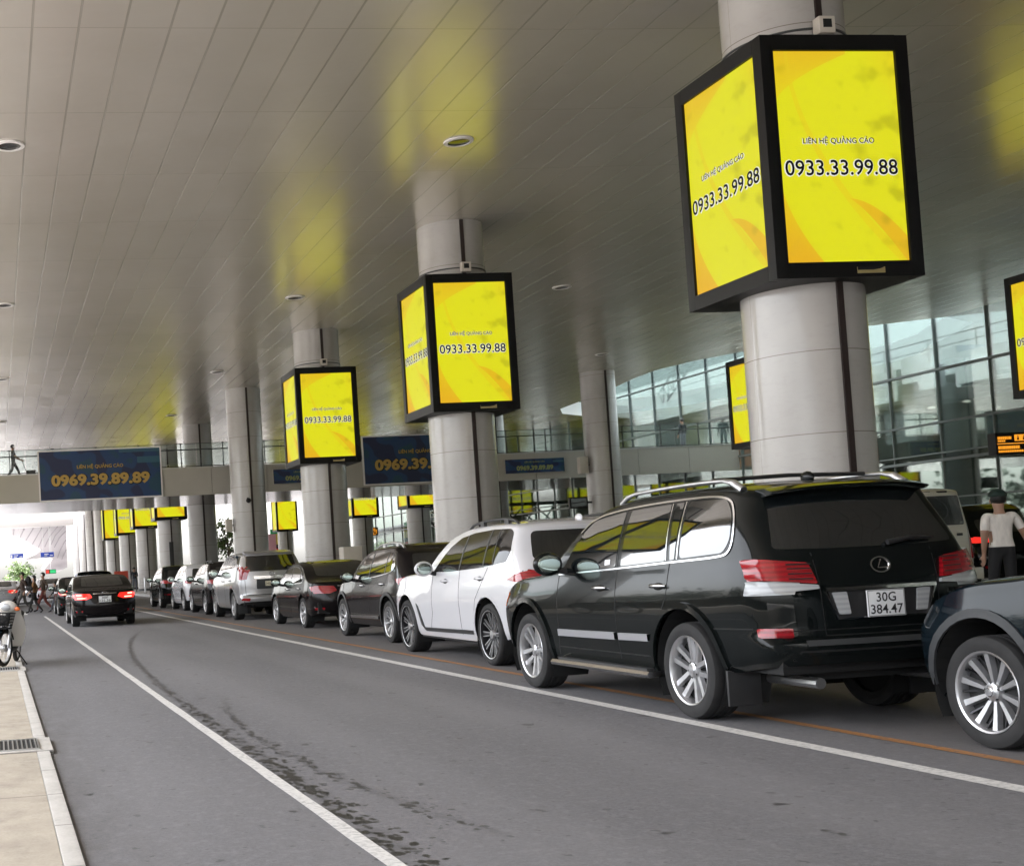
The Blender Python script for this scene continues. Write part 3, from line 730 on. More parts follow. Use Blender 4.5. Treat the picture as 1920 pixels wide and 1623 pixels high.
def banner(x0, x1, z0, z1, y, label, big=True):
    cx = (x0+x1)/2; w = x1-x0; h = z1-z0
    o = empty('banner', (cx, y, z0)); tag(o, label, 'banner', 'blue banners hung on the footbridge')
    bm = bmesh.new(); vs = [bm.verts.new(q) for q in ((-w/2, -0.062, 0), (w/2, -0.062, 0), (w/2, -0.062, h), (-w/2, -0.062, h))]
    f = bm.faces.new(vs); uv = bm.loops.layers.uv.new('UVMap')
    for l, c in zip(f.loops, ((0, 0), (1, 0), (1, 1), (0, 1))): l[uv].uv = c
    me = bpy.data.meshes.new('print'); bm.to_mesh(me); bm.free(); me.materials.append(M['banner']); link('print', me, o)
    b = MB(); b.box(-w/2, w/2, -0.058, 0, 0, h)
    t = 0.06 if big else 0.02
    b.box(-w/2-t, -w/2, -0.09, 0, -t, h+t); b.box(w/2, w/2+t, -0.09, 0, -t, h+t); b.box(-w/2, w/2, -0.09, 0, -t, 0); b.box(-w/2, w/2, -0.09, 0, h, h+t)
    b.build('frame', M['white_beam'] if big else M['fascia'], o)
    if big:
        t1, t2 = text_pair('LIÊN HỆ QUẢNG CÁO', 2.1, M['gold'], M['seam'], 0.02, 0.05); link('caption_lettering', t1, o, (0.0, -0.068, h*0.665)); link('lettering_edge', t2, o, (0.015, -0.065, h*0.66))
        t1, t2 = text_pair('0969.39.89.89', 4.47, M['gold'], M['seam'], 0.045, 0.09, 0.52); link('number_lettering', t1, o, (0.0, -0.068, h*0.40)); link('lettering_edge', t2, o, (0.02, -0.065, h*0.395))
    else:
        ol = simple('olive banner lettering', (0.26, 0.29, 0.10), 0.5)
        t1 = text_mesh('LIÊN HỆ QUẢNG CÁO', ol, w*0.34, 0.02); link('caption_lettering', t1, o, (0.0, -0.066, h*0.78))
        t1 = text_mesh('0969.39.89.89', ol, w*0.62, 0.05, height=h*0.30); link('number_lettering', t1, o, (0.0, -0.066, h*0.36))
banner(2.16, 7.64, 4.88, 7.06, BY0-0.02, 'big blue banner 0969.39.89.89 hung over the left driving lanes')
banner(17.2, 22.7, 4.95, 7.13, BY0-0.02, 'big blue banner half hidden by the second column, 0969.39 showing')
banner(24.05, 27.0, 5.14, 5.80, BY0-0.02, 'small blue strip banner on the footbridge left of the terminal-row column', False)
banner(12.87, 15.8, 5.16, 5.82, BY0-0.02, 'small blue strip banner between the third and fourth columns', False)

# ------------------------------------------------------------------ terminal
tb = empty('terminal_building', (36, 40, 0)); tag(tb, 'terminal building with a tall green tinted glass facade right of the roads', 'building')
T = Matrix.Translation((-36, -40, 0))
b = MB(); b.box(36.0, 36.02, -75, 118, 0.35, 12.5, T); b.build('glass_facade', M['facade_glass'], tb)
mul = [46.38+2.6*k for k in range(-46, 28)]
b = MB()
for i, y in enumerate(mul): b.box(35.95, 36.10, y-0.022, y+0.022, 0.15, 12.5, T)
for z, h in ((0.35, 0.12), (2.6, 0.06), (4.05, 0.10), (4.32, 0.05), (5.48, 0.08), (7.5, 0.09), (10.0, 0.06), (12.4, 0.12)): b.box(35.92, 36.12, -75, 118, z-h/2, z+h/2, T)
b.build('mullion_grid', M['mullion'], tb)
b = MB(); b.box(36.3, 50, -75, 118, 4.1, 4.32, T); b.build('floor_slab', M['interior_slab'], tb)
b = MB(); b.box(44.0, 44.3, -75, 118, 0.15, 7.2, T); b.build('back_wall', M['interior'], tb)
b = MB(); b.box(40.0, 50, 42.0, 47.6, 7.25, 8.7, T); b.box(40.0, 50, -75, 41.9, 7.25, 9.3, T); b.box(40.2, 50, 47.7, 51.0, 7.9, 9.05, T); b.box(40.0, 50, 51.1, 60, 7.2, 8.6, T); b.box(40.0, 50, 63, 76, 8.9, 9.9, T); b.box(40.0, 50, 76.1, 149, 7.4, 9.4, T); b.box(40.3, 50, 60.1, 62.9, 7.6, 9.3, T)  # the two longest blocks are raised to shut out daylight from behind
b.box(39.7, 40.0, 48.2, 49.4, 7.4, 8.35, T); b.box(39.8, 40.0, 45.5, 47.4, 7.35, 8.2, T)
b.build('upper_block', M['block'], tb)
b = MB()
for y in (46.6, 49.3, 52.0, 54.7, 57.5, 60.2, 63, 66, 69): b.tube([(4.2, y-40, 8.6), (4.2, y-40, 9.6 if y < 62 else 10.6)], 0.03, 6)
b.tube([(4.2, -2, 9.55), (4.2, 21, 9.55)], 0.03, 6); b.tube([(4.2, -2, 9.15), (4.2, 21, 9.15)], 0.02, 6); b.tube([(4.2, 22, 10.6), (4.2, 50, 10.6)], 0.03, 6)
b.build('roof_railing', M['steel'], tb)
b = MB()
for (y, z) in ((51.6, 6.9), (49.5, 6.88), (47.9, 6.4), (54.4, 7.1), (74.3, 7.1), (66, 6.9), (59, 6.8)):
    b2 = MB(); b2.ellipsoid((6, y-40, z), 0.16, 0.16, 0.06); b2.build('ceiling_lamp', M['lamp_white'], tb)
for y0, y1, z0, z1, m in ((60, 66, 5.5, 8.7, 'terracotta'), (52, 54, 5.5, 7.1, 'block'), (69, 71, 0.2, 5, 'interior_slab'), (38, 40, 0.2, 5, 'beige_box')):
    b = MB(); b.box(41.5, 42, y0, y1, z0, z1, T); b.build('partition_wall', M[m], tb)
b = MB()
pa, pb = Vector((4.5, 31.5, 9.8)), Vector((4.5, 25.6, 13.2)); off = Vector((0, .55, .8))
b.tube([pa, pb], .05, 5); b.tube([pa+off, pb+off], .05, 5)
for i in range(11):
    t = i/10; q = pa.lerp(pb, t); b.tube([q, q+off], .03, 4)
    if i < 10: b.tube([q, pa.lerp(pb, t+.1)+off], .03, 4)
b.build('roof_truss', M['dark_steel'], tb)
# stair and steel frame seen under the bridge
stt = empty('open_stair', (33.2, 84, 0.15)); tag(stt, 'open steel staircase with dark trusses in front of the far glass facade', 'staircase')
b = MB()
for i in range(16): b.box(-3.4+0.21*i, -3.1+0.21*i, -0.9, 0.9, 4.3-0.27*i, 4.35-0.27*i)
b.build('tread', M['steel'], stt)
b = MB(); b.tube([(-3.5, -0.95, 4.4), (0, -0.95, 0.0)], 0.08, 6); b.tube([(-3.5, 0.95, 4.4), (0, 0.95, 0.0)], 0.08, 6); b.build('stringer', M['dark_steel'], stt)
b = MB()
for x in (0.4, 1.7, 3.0):
    b.tube([(x, -0.9, 0), (x, -0.9, 4.6)], 0.09, 6)
for x in (0.4, 1.7): b.tube([(x, -0.9, 4.4), (x+1.3, -0.9, 2.5)], 0.05, 6); b.tube([(x, -0.9, 2.5), (x+1.3, -0.9, 0.8)], 0.05, 6); b.tube([(x+1.3, -0.9, 4.4), (x, -0.9, 3.2)], 0.05, 6)
b.tube([(-4, -0.9, 4.6), (3.2, -0.9, 4.6)], 0.12, 6); b.tube([(0.4, -0.9, 0.7), (3.2, -0.9, 0.7)], 0.08, 6)
b.build('truss', M['dark_steel'], stt)

# information sign hanging over the terminal pavement
o = empty('information_sign', (25.1, 27, 3.06)); tag(o, 'black hanging information sign with glowing amber lines at the right edge', 'sign')
b = MB(); b.box(-1.62, 1.62, -0.12, 0.12, 0, 0.52, bev=0.01); b.build('case', M['frame'], o)
b = MB(); b.box(1.2, 1.62, 0.1, 1.15, 0.12, 0.2); b.box(1.2, 1.62, 0.1, 1.15, 0.32, 0.40); b.build('wall_bracket', M['dark_steel'], o)
b = MB()
rr = random.Random(3)
for x0, x1, z, h in ((-1.56, -1.20, 0.39, 0.07), (-1.56, -1.36, 0.32, 0.04), (-0.15, 0.3, 0.38, 0.07), (-1.56, -1.0, 0.165, 0.075), (-1.56, -0.9, 0.075, 0.05)):
    x = x0
    while x < x1:
        w = rr.uniform(0.02, 0.05); b.box(x, min(x+w, x1), -0.126, -0.121, z-h/2, z+h/2); x += w+0.012
b.box(-1.58, 0.5, -0.126, -0.121, 0.245, 0.265)
b.build('lit_lines', M['led_amber'], o)
b = MB(); b.box(-1.12, -0.55, -0.126, -0.121, 0.31, 0.46); pk = b.build('pictogram_panel', M['led_amber'], o)
b = MB()
for x in (-1.03, -0.88, -0.73):
    b.ellipsoid((x, -0.127, 0.42), 0.02, 0.003, 0.02, 1); b.box(x-0.025, x+0.02, -0.130, -0.1262, 0.33, 0.395)
b.build('pictogram', M['frame'], pk)

# ------------------------------------------------------------------ vehicles
def pchip(pts):
    X = np.array([p[0] for p in pts], float); Y = np.array([p[1] for p in pts], float)
    h = np.diff(X); d = np.diff(Y)/h; m = np.zeros(len(X))
    for i in range(1, len(X)-1):
        if d[i-1]*d[i] > 0:
            w1, w2 = 2*h[i]+h[i-1], h[i]+2*h[i-1]; m[i] = (w1+w2)/(w1/d[i-1]+w2/d[i])
    m[0], m[-1] = d[0], d[-1]
    def f(x):
        x = min(max(x, X[0]), X[-1]); i = min(max(int(np.searchsorted(X, x))-1, 0), len(X)-2)
        t = (x-X[i])/h[i]; t2, t3 = t*t, t*t*t
        return float((2*t3-3*t2+1)*Y[i]+(t3-2*t2+t)*h[i]*m[i]+(-2*t3+3*t2)*Y[i+1]+(t3-t2)*h[i]*m[i+1])
    return f
def sstep(t): t = min(max(t, 0), 1); return t*t*(3-2*t)

def car_body(S, detail=1.0):
    L, Wd = S['L'], S['W']
    top, belt = pchip(S['top']), pchip(S['belt'])
    plan = pchip(S.get('plan', [(0, .97), (L*.2, 1), (L*.8, 1), (L, .94)]))
    sec = pchip(S.get('sec', [(0, .93), (.12, .965), (.40, .99), (.58, 1.0), (.72, .992), (1, .955)]))
    sill = pchip(S.get('sill', [(0, .36), (.5, .30), (L*.3, .26), (L*.75, .26), (L-.3, .26), (L, .32)]))
    rear, front = pchip(S['rear']), pchip(S['front'])
    tum = S.get('tum', .15); fade = S.get('fade', 1.0)
    rr, rf = S.get('rr', .26), S.get('rf', .40); ne = S.get('ne', 3.2)
    M1, M2, M3 = 20, 9, 10
    nr = 11
    st = []
    for k in range(nr): a = k/nr*PI/2; st.append((rr*(1-math.cos(a)**(2/ne)), max(math.sin(a), 1e-9)**(2/ne) if k else 0.0))
    n = int((L-rr-rf)/0.055*detail); 
    for k in range(n+1): st.append((rr+(L-rr-rf)*k/n, 1.0))
    for k in range(nr-1, -1, -1): a = k/nr*PI/2; st.append((L-rf*(1-math.cos(a)**(2/ne)), max(math.sin(a), 1e-9)**(2/ne) if k else 0.0))
    kr, kf = S.get('kr', .07), S.get('kf', .16)
    bm = bmesh.new(); G_ = []
    for (y, xs) in st:
        zt = top(y); cab = sstep((zt-belt(y)-0.02)/0.25)
        crown = 0.045+0.035*cab
        ze = zt-crown; zb = min(belt(y), ze); zs = sill(y); w = Wd*plan(y); row = []
        def put(x, z):
            d0 = rear(z)+kr*(x*xs/Wd)**2; d1 = front(z)+kf*(x*xs/Wd)**2
            yy = y + d0*(1-sstep(y/fade)) - d1*(1-sstep((L-y)/S.get('ffade', .9)))
            return bm.verts.new((-x*xs, yy, z))
        for j in range(M1+1):
            z = zs+(zb-zs)*j/M1; row.append(put(w*sec((z-zs)/max(zb-zs, 1e-4)), z))
        xb = w*sec(1.0)
        for j in range(1, M2+1):
            z = zb+(ze-zb)*j/M2; dz = z-zb; row.append(put(xb-tum*dz-S.get('tum2', .34)*dz*dz, z))
        dz = ze-zb; xe = xb-tum*dz-S.get('tum2', .34)*dz*dz
        for j in range(1, M3+1):
            a = j/M3*PI/2; row.append(put(xe*max(math.cos(a), 0)**(2/2.5) if j < M3 else 0.0, ze+crown*math.sin(a)**(2/2.5)))
        G_.append(row)
    for i in range(len(G_)-1):
        for j in range(M1+M2+M3):
            a, b, c, d = G_[i][j], G_[i][j+1], G_[i+1][j+1], G_[i+1][j]
            try: bm.faces.new((a, b, c, d))
            except ValueError: pass
    geom = bm.verts[:]+bm.edges[:]+bm.faces[:]
    r = bmesh.ops.duplicate(bm, geom=geom)
    nv = [g for g in r['geom'] if isinstance(g, bmesh.types.BMVert)]; nf = [g for g in r['geom'] if isinstance(g, bmesh.types.BMFace)]
    for v in nv: v.co.x = -v.co.x
    bmesh.ops.reverse_faces(bm, faces=nf)
    bmesh.ops.remove_doubles(bm, verts=bm.verts, dist=6e-4)
    bmesh.ops.dissolve_degenerate(bm, dist=4e-4, edges=bm.edges)
    bmesh.ops.recalc_face_normals(bm, faces=bm.faces)
    return bm

class Car:
    def __init__(s, S, name, label, cat, loc, rz=0.0, group=None):
        s.S = S; s.root = empty(name, loc, rz); tag(s.root, label, cat, group)
        bm = car_body(S, S.get('detail', 1.0))
        s.bvh = BVHTree.FromBMesh(bm)
        # wheel openings: drop the faces inside the arch and snap the rim of the hole onto the arch
        for (wy, wz, ra) in S['arches']:
            dead = []
            for f in bm.faces:
                c = f.calc_center_median()
                if abs(c.x) > S['W']*0.55 and (c.y-wy)**2+(c.z-wz)**2 < ra*ra and c.z < wz+ra: dead.append(f)
            bmesh.ops.delete(bm, geom=dead, context='FACES')
            for e in bm.edges:
                if len(e.link_faces) == 1:
                    for v in e.verts:
                        if abs(v.co.x) > S['W']*0.5:
                            d = Vector((v.co.y-wy, v.co.z-wz)); l = d.length
                            if 0.6*ra < l < ra*1.22 and v.co.z > 0.2: v.co.y, v.co.z = wy+d.x/l*ra, wz+d.y/l*ra
        for f in bm.faces: f.smooth = True
        for e in bm.edges: e.smooth = not (len(e.link_faces) == 2 and e.calc_face_angle(0) > R(38))
        me = bpy.data.meshes.new('body'); bm.to_mesh(me); bm.free(); me.materials.append(S['paint'])
        s.body = link('body', me, s.root)
        b = MB(); b.mat(M['under']); L, Wd = S['L'], S['W']; zu = S.get('under', 0.30)
        ys = sorted(a[0] for a in S['arches']); ra = S['arches'][0][2]
        b.box(-Wd*.9, Wd*.9, ys[0]+ra, ys[1]-ra, zu-0.06, 0.6); b.box(-Wd*.55, Wd*.55, 0.25, L-0.35, zu, 0.62)
        b.box(-Wd*.84, Wd*.84, 0.14, max(ys[0]-ra, 0.16), zu+0.06, 0.55); b.box(-Wd*.8, Wd*.8, ys[1]+ra, L-0.30, zu+0.02, 0.5)
        for (wy, wz, r_) in S['arches']:
            for sx in (-1, 1):
                b.lathe([(r_*1.02, sx*Wd*.55), (r_*1.02, sx*Wd*.95)], 24, 'X', Matrix.Translation((0, wy, wz)), -0.5, PI+0.5)
        b.build('underbody', None, s.root, 0)
        s.extra()
    def extra(s): pass
    def ray(s, side, u, v):
        o, d = {'L': ((-9, u, v), (1, 0, 0)), 'R': ((9, u, v), (-1, 0, 0)), 'B': ((u, -9, v), (0, 1, 0)), 'F': ((u, 29, v), (0, -1, 0)), 'T': ((u, v, 9), (0, 0, -1))}[side]
        h = s.bvh.ray_cast(Vector(o), Vector(d))
        if h[0] is None: return None
        if side in 'LR' and abs(h[0].x) < s.S['W']*.60: return None
        n = h[1]
        if n.dot(Vector(d)) > 0: n = -n
        return h[0], n
    def panel(s, name, pts, side, mat, off=0.004, res=0.07, rnd=0.0, parent=None, depth=0.008, label=None, dome=0.0):
        if rnd: pts = round_poly(pts, rnd)
        bm = bmesh.new(); vs = [bm.verts.new((p[0], p[1], 0)) for p in pts]
        bm.faces.new(vs)
        for ax in (0, 1):
            lo, hi = min(p[ax] for p in pts), max(p[ax] for p in pts); k = max(1, int(math.ceil((hi-lo)/res)))
            no = (1, 0, 0) if ax == 0 else (0, 1, 0)
            for i in range(1, k):
                c = lo+(hi-lo)*i/k
                bmesh.ops.bisect_plane(bm, geom=bm.verts[:]+bm.edges[:]+bm.faces[:], plane_co=(c, 0, 0) if ax == 0 else (0, c, 0), plane_no=no)
        big = [f for f in bm.faces if len(f.verts) > 4]
        if big: bmesh.ops.triangulate(bm, faces=big)
        bm.verts.ensure_lookup_table(); dead = []; base = {}
        uc = sum(p[0] for p in pts)/len(pts); vc = sum(p[1] for p in pts)/len(pts)
        for v in bm.verts:
            h = s.ray(side, v.co.x, v.co.y)
            if h is None: dead.append(v); continue
            base[v] = h
        if dead: bmesh.ops.delete(bm, geom=dead, context='VERTS')
        bnd = [e for e in bm.edges if len(e.link_faces) == 1]; bv = {v for e in bnd for v in e.verts}
        for v in bm.verts:
            p, n = base[v]; v.co = p+n*(off+(dome if v not in bv else 0.0))
        r = bmesh.ops.extrude_edge_only(bm, edges=bnd)
        # new verts sink into the body
        old = {}
        for e in r['geom']:
            if isinstance(e, bmesh.types.BMVert):
                for le in e.link_edges:
                    ot = le.other_vert(e)
                    if ot in base: p, n = base[ot]; e.co = p-n*depth
        bmesh.ops.recalc_face_normals(bm, faces=bm.faces)
        for f in bm.faces: f.smooth = True
        for e in bm.edges: e.smooth = not (len(e.link_faces) == 2 and e.calc_face_angle(0) > R(40))
        me = bpy.data.meshes.new(name); bm.to_mesh(me); bm.free(); me.materials.append(mat)
        o = link(name, me, parent or s.root)
        if label: o['label'] = label
        return o
    def both(s, name, pts, mat, **k):
        a = s.panel(name, pts, 'L', mat, **k); b = s.panel(name, pts, 'R', mat, **k); return a, b
    def strip(s, name, path, width, side, mat, off=0.003, closed=False, parent=None, step=0.06, depth=0.004):
        if name == 'window_trim':                # ease the corners of the bright trim
            for _ in range(3):
                q = [path[0]]
                for a, c in zip(path, path[1:]): q += [(a[0]*.75+c[0]*.25, a[1]*.75+c[1]*.25), (a[0]*.25+c[0]*.75, a[1]*.25+c[1]*.75)]
                path = q+[path[-1]]
            step = 0.03
        """a narrow band laid on the body along a 2-D path"""
        P = [Vector(p) for p in path]
        if closed: P.append(P[0])
        Q = [P[0]]
        for a, b2 in zip(P, P[1:]):
            k = max(1, int((b2-a).length/step))
            for i in range(1, k+1): Q.append(a+(b2-a)*i/k)
        bm = bmesh.new(); rows = []
        for i, q in enumerate(Q):
            d = Q[min(i+1, len(Q)-1)]-Q[max(i-1, 0)]
            if closed and i in (0, len(Q)-1): d = Q[1]-Q[-2]
            if d.length < 1e-9: continue
            nn = Vector((-d.y, d.x)).normalized()*width/2; row = []
            for sgn in (-1, 1):
                h = s.ray(side, q.x+nn.x*sgn, q.y+nn.y*sgn)
                if h is None: row = None; break
                row.append(h)
            if row is None: rows.append(None); continue
            (p0, n0), (p1, n1) = row
            rows.append([bm.verts.new(p0-n0*depth), bm.verts.new(p0+n0*off), bm.verts.new(p1+n1*off), bm.verts.new(p1-n1*depth)])
        for a, b2 in zip(rows, rows[1:]):
            if a and b2:
                for k in range(3): bm.faces.new((a[k], a[k+1], b2[k+1], b2[k]))
        bmesh.ops.recalc_face_normals(bm, faces=bm.faces)
        me = bpy.data.meshes.new(name); bm.to_mesh(me); bm.free(); me.materials.append(mat)
        return link(name, me, parent or s.root)
    def wheels(s, Rt, wt_, rim_fn, x_out, steer=0.0):
        key = (Rt, wt_, rim_fn.__name__)
        if key not in WHEELS: WHEELS[key] = (tyre_mesh(Rt, wt_, s.S.get('rimr', Rt*0.70)), rim_fn(s.S.get('rimr', Rt*0.70), wt_))
        tm, rm = WHEELS[key]
        for i, (wy, wz, ra) in enumerate(s.S['arches']):
            for sx in (-1, 1):
                rz = 0 if sx < 0 else PI
                w = link('wheel', tm, s.root, (sx*(x_out-wt_/2), wy, Rt), (0.37*i+0.2 if sx < 0 else 0.9, 0, rz))
                link('rim', rm, w)
    def place_box(s, name, c, size, mat, parent=None, bev=0.01, rot=None):
        b = MB(); x, y, z = (q/2 for q in size); b.box(-x, x, -y, y, -z, z, bev=bev); return b.build(name, mat, parent or s.root, 40, c, rot)
    def handle(s, y, z, mat, w=0.2, sides=('L', 'R')):
        for sd in sides:
            h = s.ray(sd, y, z)
            if not h: continue
            p, n = h
            b = MB(); b.mat(M['seam']); b.ellipsoid((0, 0, -0.003), 0.008, w*0.42, 0.035, 2)
            b.mat(mat); q = 1 if n.x > 0 else -1
            b.tube([(q*0.0, -w/2, 0.004), (q*0.034, -w*0.36, 0.006), (q*0.036, w*0.3, 0.006), (0, w/2, 0.004)], [0.012, 0.017, 0.017, 0.012], 8)
            b.build('door_handle', None, s.root, 50, p)
    def mirror(s, y, z, mat, x=None, sc=1.0):
        for sd, q in (('L', -1), ('R', 1)):
            h = s.ray(sd, y, z)
            if not h: continue
            p, n = h
            o = None
            b = MB(); b.mat(mat); b.ellipsoid((q*0.165*sc, -0.01, 0.055*sc), 0.125*sc, 0.085*sc, 0.10*sc, 3)
            for v in b.bm.verts:
                if v.co.y < -0.045*sc: v.co.y = -0.045*sc
            b.mat(M['plastic']); b.tube([(-q*0.03, 0, -0.02), (q*0.09*sc, 0.0, 0.0)], [0.035, 0.025], 8)
            o = b.build('wing_mirror', None, s.root, 40, p)
            b = MB(); b.ellipsoid((q*0.168*sc, -0.047*sc, 0.055*sc), 0.098*sc, 0.004, 0.075*sc, 3); b.build('mirror_glass', M['mirror'], o)
    def number_plate(s, u, v, w, h, lines, mat=None, side='B', out=0.015):
        p, n = s.ray(side, u, v)
        b = MB(); b.box(-w/2, w/2, -0.006, 0.006, -h/2, h/2, bev=0.003)
        tilt = math.atan2(n.z, -n.y)
        o = b.build('number_plate', mat or M['plate'], s.root, 30, p+Vector((0, -out, 0)), (-tilt*0.6, 0, 0))
        k = len(lines)
        for i, t in enumerate(lines):
            me = text_mesh(t, M['ink'], w*(0.86 if len(t) > 4 else 0.52), 0.012, height=h*0.34 if k == 2 else h*0.5)
            link('plate_lettering', me, o, (0, -0.0075, (h*0.23 if i == 0 else -h*0.22) if k == 2 else 0.0))
        if k == 2 or lines:
            b = MB()
            for x0, x1, z0, z1 in ((-w*.485, w*.485, h*.465, h*.485), (-w*.485, w*.485, -h*.485, -h*.465), (-w*.485, -w*.475, -h*.47, h*.47), (w*.475, w*.485, -h*.47, h*.47)): b.box(x0, x1, -0.0072, -0.006, z0, z1)
            b.build('plate_edge', M['ink'], o, 0)
        return o
    def rail(s, y0, y1, x, z, mat, h=0.06, r=0.02):
        for q in (-1, 1):
            n = 14; path = []
            for i in range(n+1):
                t = i/n; y = y0+(y1-y0)*t; hh = s.ray('T', q*x, y)
                zz = hh[0].z if hh else z
                lift = h*min(1, math.sin(PI*t)**0.35 if 0 < t < 1 else 0)
                path.append((q*x, y, zz+lift))
            b = MB(); b.tube(path, r, 8)
            for t in (0.28, 0.72):
                i = int(t*n); p = path[i]; b.box(p[0]-0.02, p[0]+0.02, p[1]-0.06, p[1]+0.06, p[2]-h-0.01, p[2])
            b.build('roof_rail', mat, s.root, 50)
WHEELS = {}
M['mirror'] = simple('mirror glass', (0.36, 0.43, 0.40), 0.02, 1.0)

def round_poly(pts, r):
    out = []; n = len(pts)
    for i in range(n):
        p0, p, p1 = Vector(pts[i-1]), Vector(pts[i]), Vector(pts[(i+1) % n])
        a, b2 = (p0-p), (p1-p); ra = min(r, a.length*0.45, b2.length*0.45)
        A, B = p+a.normalized()*ra, p+b2.normalized()*ra
        for k in range(5):
            t = k/4; out.append(tuple((1-t)**2*A+2*t*(1-t)*p+t*t*B))
    return out
def tyre_mesh(Rt, w, ri):
    b = MB(); b.mat(M['rubber']); h = w/2
    prof = [(ri*0.985, -h*0.80), (ri*1.02, -h*0.93), (ri+(Rt-ri)*.30, -h*1.0), (ri+(Rt-ri)*.62, -h*0.99), (Rt*.972, -h*.90), (Rt*.992, -h*.78)]
    for k in range(4):                      # tread grooves
        x0 = -h*.74+k*h*1.48/4; x1 = x0+h*1.48/4
        prof += [(Rt, x0+.012), (Rt, x1-.008), (Rt-.009, x1-.006), (Rt-.009, x1+.004)]
    prof += [(Rt*.992, h*.78), (Rt*.972, h*.90), (ri+(Rt-ri)*.5, h), (ri*.985, h*.8)]
    b.lathe(prof, 56, 'X')
    b.mat(M['under']); b.lathe([(ri*.985, -h*0.3), (0.001, -h*0.3)], 32, 'X'); b.lathe([(ri*.985, h*.5), (0.001, h*.5)], 24, 'X')
    return b.mesh('wheel', 40)
def _spokes(b, n, ri, w, r0, w0, w1, twin=0.0, ang0=0.0, dish=0.05, depth=0.03, tw_out=0.0):
    x_hub = -w/2+0.045+dish*0.3; x_rim = -w/2+0.018
    for k in range(n):
        for tq in ((-1, 1) if twin or tw_out else (0,)):
            a = ang0+2*PI*k/n
            Mx = Matrix.Rotation(a, 4, 'X')
            y0, y1 = tq*twin, tq*tw_out
            P = []
            for (r, yc, ww, xx) in ((r0, y0, w0, x_hub), (ri*0.55, y0+(y1-y0)*.5, (w0+w1)/2, x_hub-0.012), (ri*0.975, y1, w1, x_rim+0.012)):
                P.append([Mx @ Vector((xx, yc-ww/2*.72, r)), Mx @ Vector((xx, yc+ww/2*.72, r)), Mx @ Vector((xx+depth, yc+ww/2, r)), Mx @ Vector((xx+depth, yc-ww/2, r))])
            V = [[b.bm.verts.new(p) for p in q] for q in P]
            for A, B in zip(V, V[1:]):
                for i in range(4): b._f([A[i], A[(i+1) % 4], B[(i+1) % 4], B[i]])
def _lip(b, ri, w):
    b.lathe([(ri*.985, -w*.40), (ri*1.012, -w*.47), (ri*1.0, -w*.485), (ri*.955, -w*.46), (ri*.93, -w*.38), (ri*.925, 0.0)], 56, 'X')
def _disc(b, ri, w):
    b.mat(M['rim_dark']); b.lathe([(ri*.62, -w*.02), (ri*.62, -w*.06), (ri*.2, -w*.06)], 32, 'X')
def rim_five_twin(ri, w):
    b = MB(); b.mat(M['rim_silver']); _lip(b, ri, w)
    _spokes(b, 5, ri, w, .03, .046, .056, twin=.027, tw_out=.062)
    b.lathe([(0.066, -w/2+.075), (0.058, -w/2+.045), (0.036, -w/2+.038), (0.032, -w/2+.032), (0.001, -w/2+.03)], 24, 'X')
    b.mat(M['rim_dark'])
    for k in range(5):
        a = 2*PI*(k+.5)/5; b.ellipsoid((-w/2+.047, .058*math.sin(a), .058*math.cos(a)), .006, .011, .011, 1)
    _disc(b, ri, w); return b.mesh('rim', 40)
def rim_multi(ri, w):
    b = MB(); b.mat(M['rim_dark']); _lip(b, ri, w); _spokes(b, 10, ri, w, .05, .036, .040, ang0=.1, depth=.04)
    b.mat(M['rim_silver']); _spokes(b, 10, ri, w, .06, .013, .015, twin=.010, tw_out=.030, ang0=.1, depth=.018)
    b.lathe([(ri*1.004, -w*.486), (ri*.975, -w*.478)], 48, 'X')
    b.lathe([(0.06, -w/2+.06), (0.05, -w/2+.03), (0.001, -w/2+.026)], 24, 'X'); _disc(b, ri, w); return b.mesh('rim', 40)
def rim_ten(ri, w):
    b = MB(); b.mat(M['rim_silver']); _lip(b, ri, w); _spokes(b, 10, ri, w, .035, .026, .054, depth=.035)
    b.lathe([(0.062, -w/2+.075), (0.055, -w/2+.042), (0.036, -w/2+.036), (0.031, -w/2+.03), (0.001, -w/2+.028)], 24, 'X')
    b.mat(M['rim_dark'])
    for k in range(5):
        a = 2*PI*(k+.5)/5; b.ellipsoid((-w/2+.045, .052*math.sin(a), .052*math.cos(a)), .006, .012, .012, 1)
    _spokes(b, 10, ri, w, .09, .012, .016, ang0=PI/10, depth=.02, dish=.2)
    b.mat(M['chrome']); b.lathe([(0.03, -w/2+.024), (0.024, -w/2+.021)], 20, 'X')
    _disc(b, ri, w); return b.mesh('rim', 40)
def rim_six(ri, w):
    b = MB(); b.mat(M['rim_silver']); _lip(b, ri, w); _spokes(b, 6, ri, w, .05, .05, .075, depth=.035)
    b.lathe([(0.08, -w/2+.075), (0.07, -w/2+.04), (0.001, -w/2+.03)], 24, 'X'); _disc(b, ri, w); return b.mesh('rim', 40)
def arc(wy, wz, r, a0, a1, n=20): return [(wy+r*math.cos(a0+(a1-a0)*i/n), wz+r*math.sin(a0+(a1-a0)*i/n)) for i in range(n+1)]

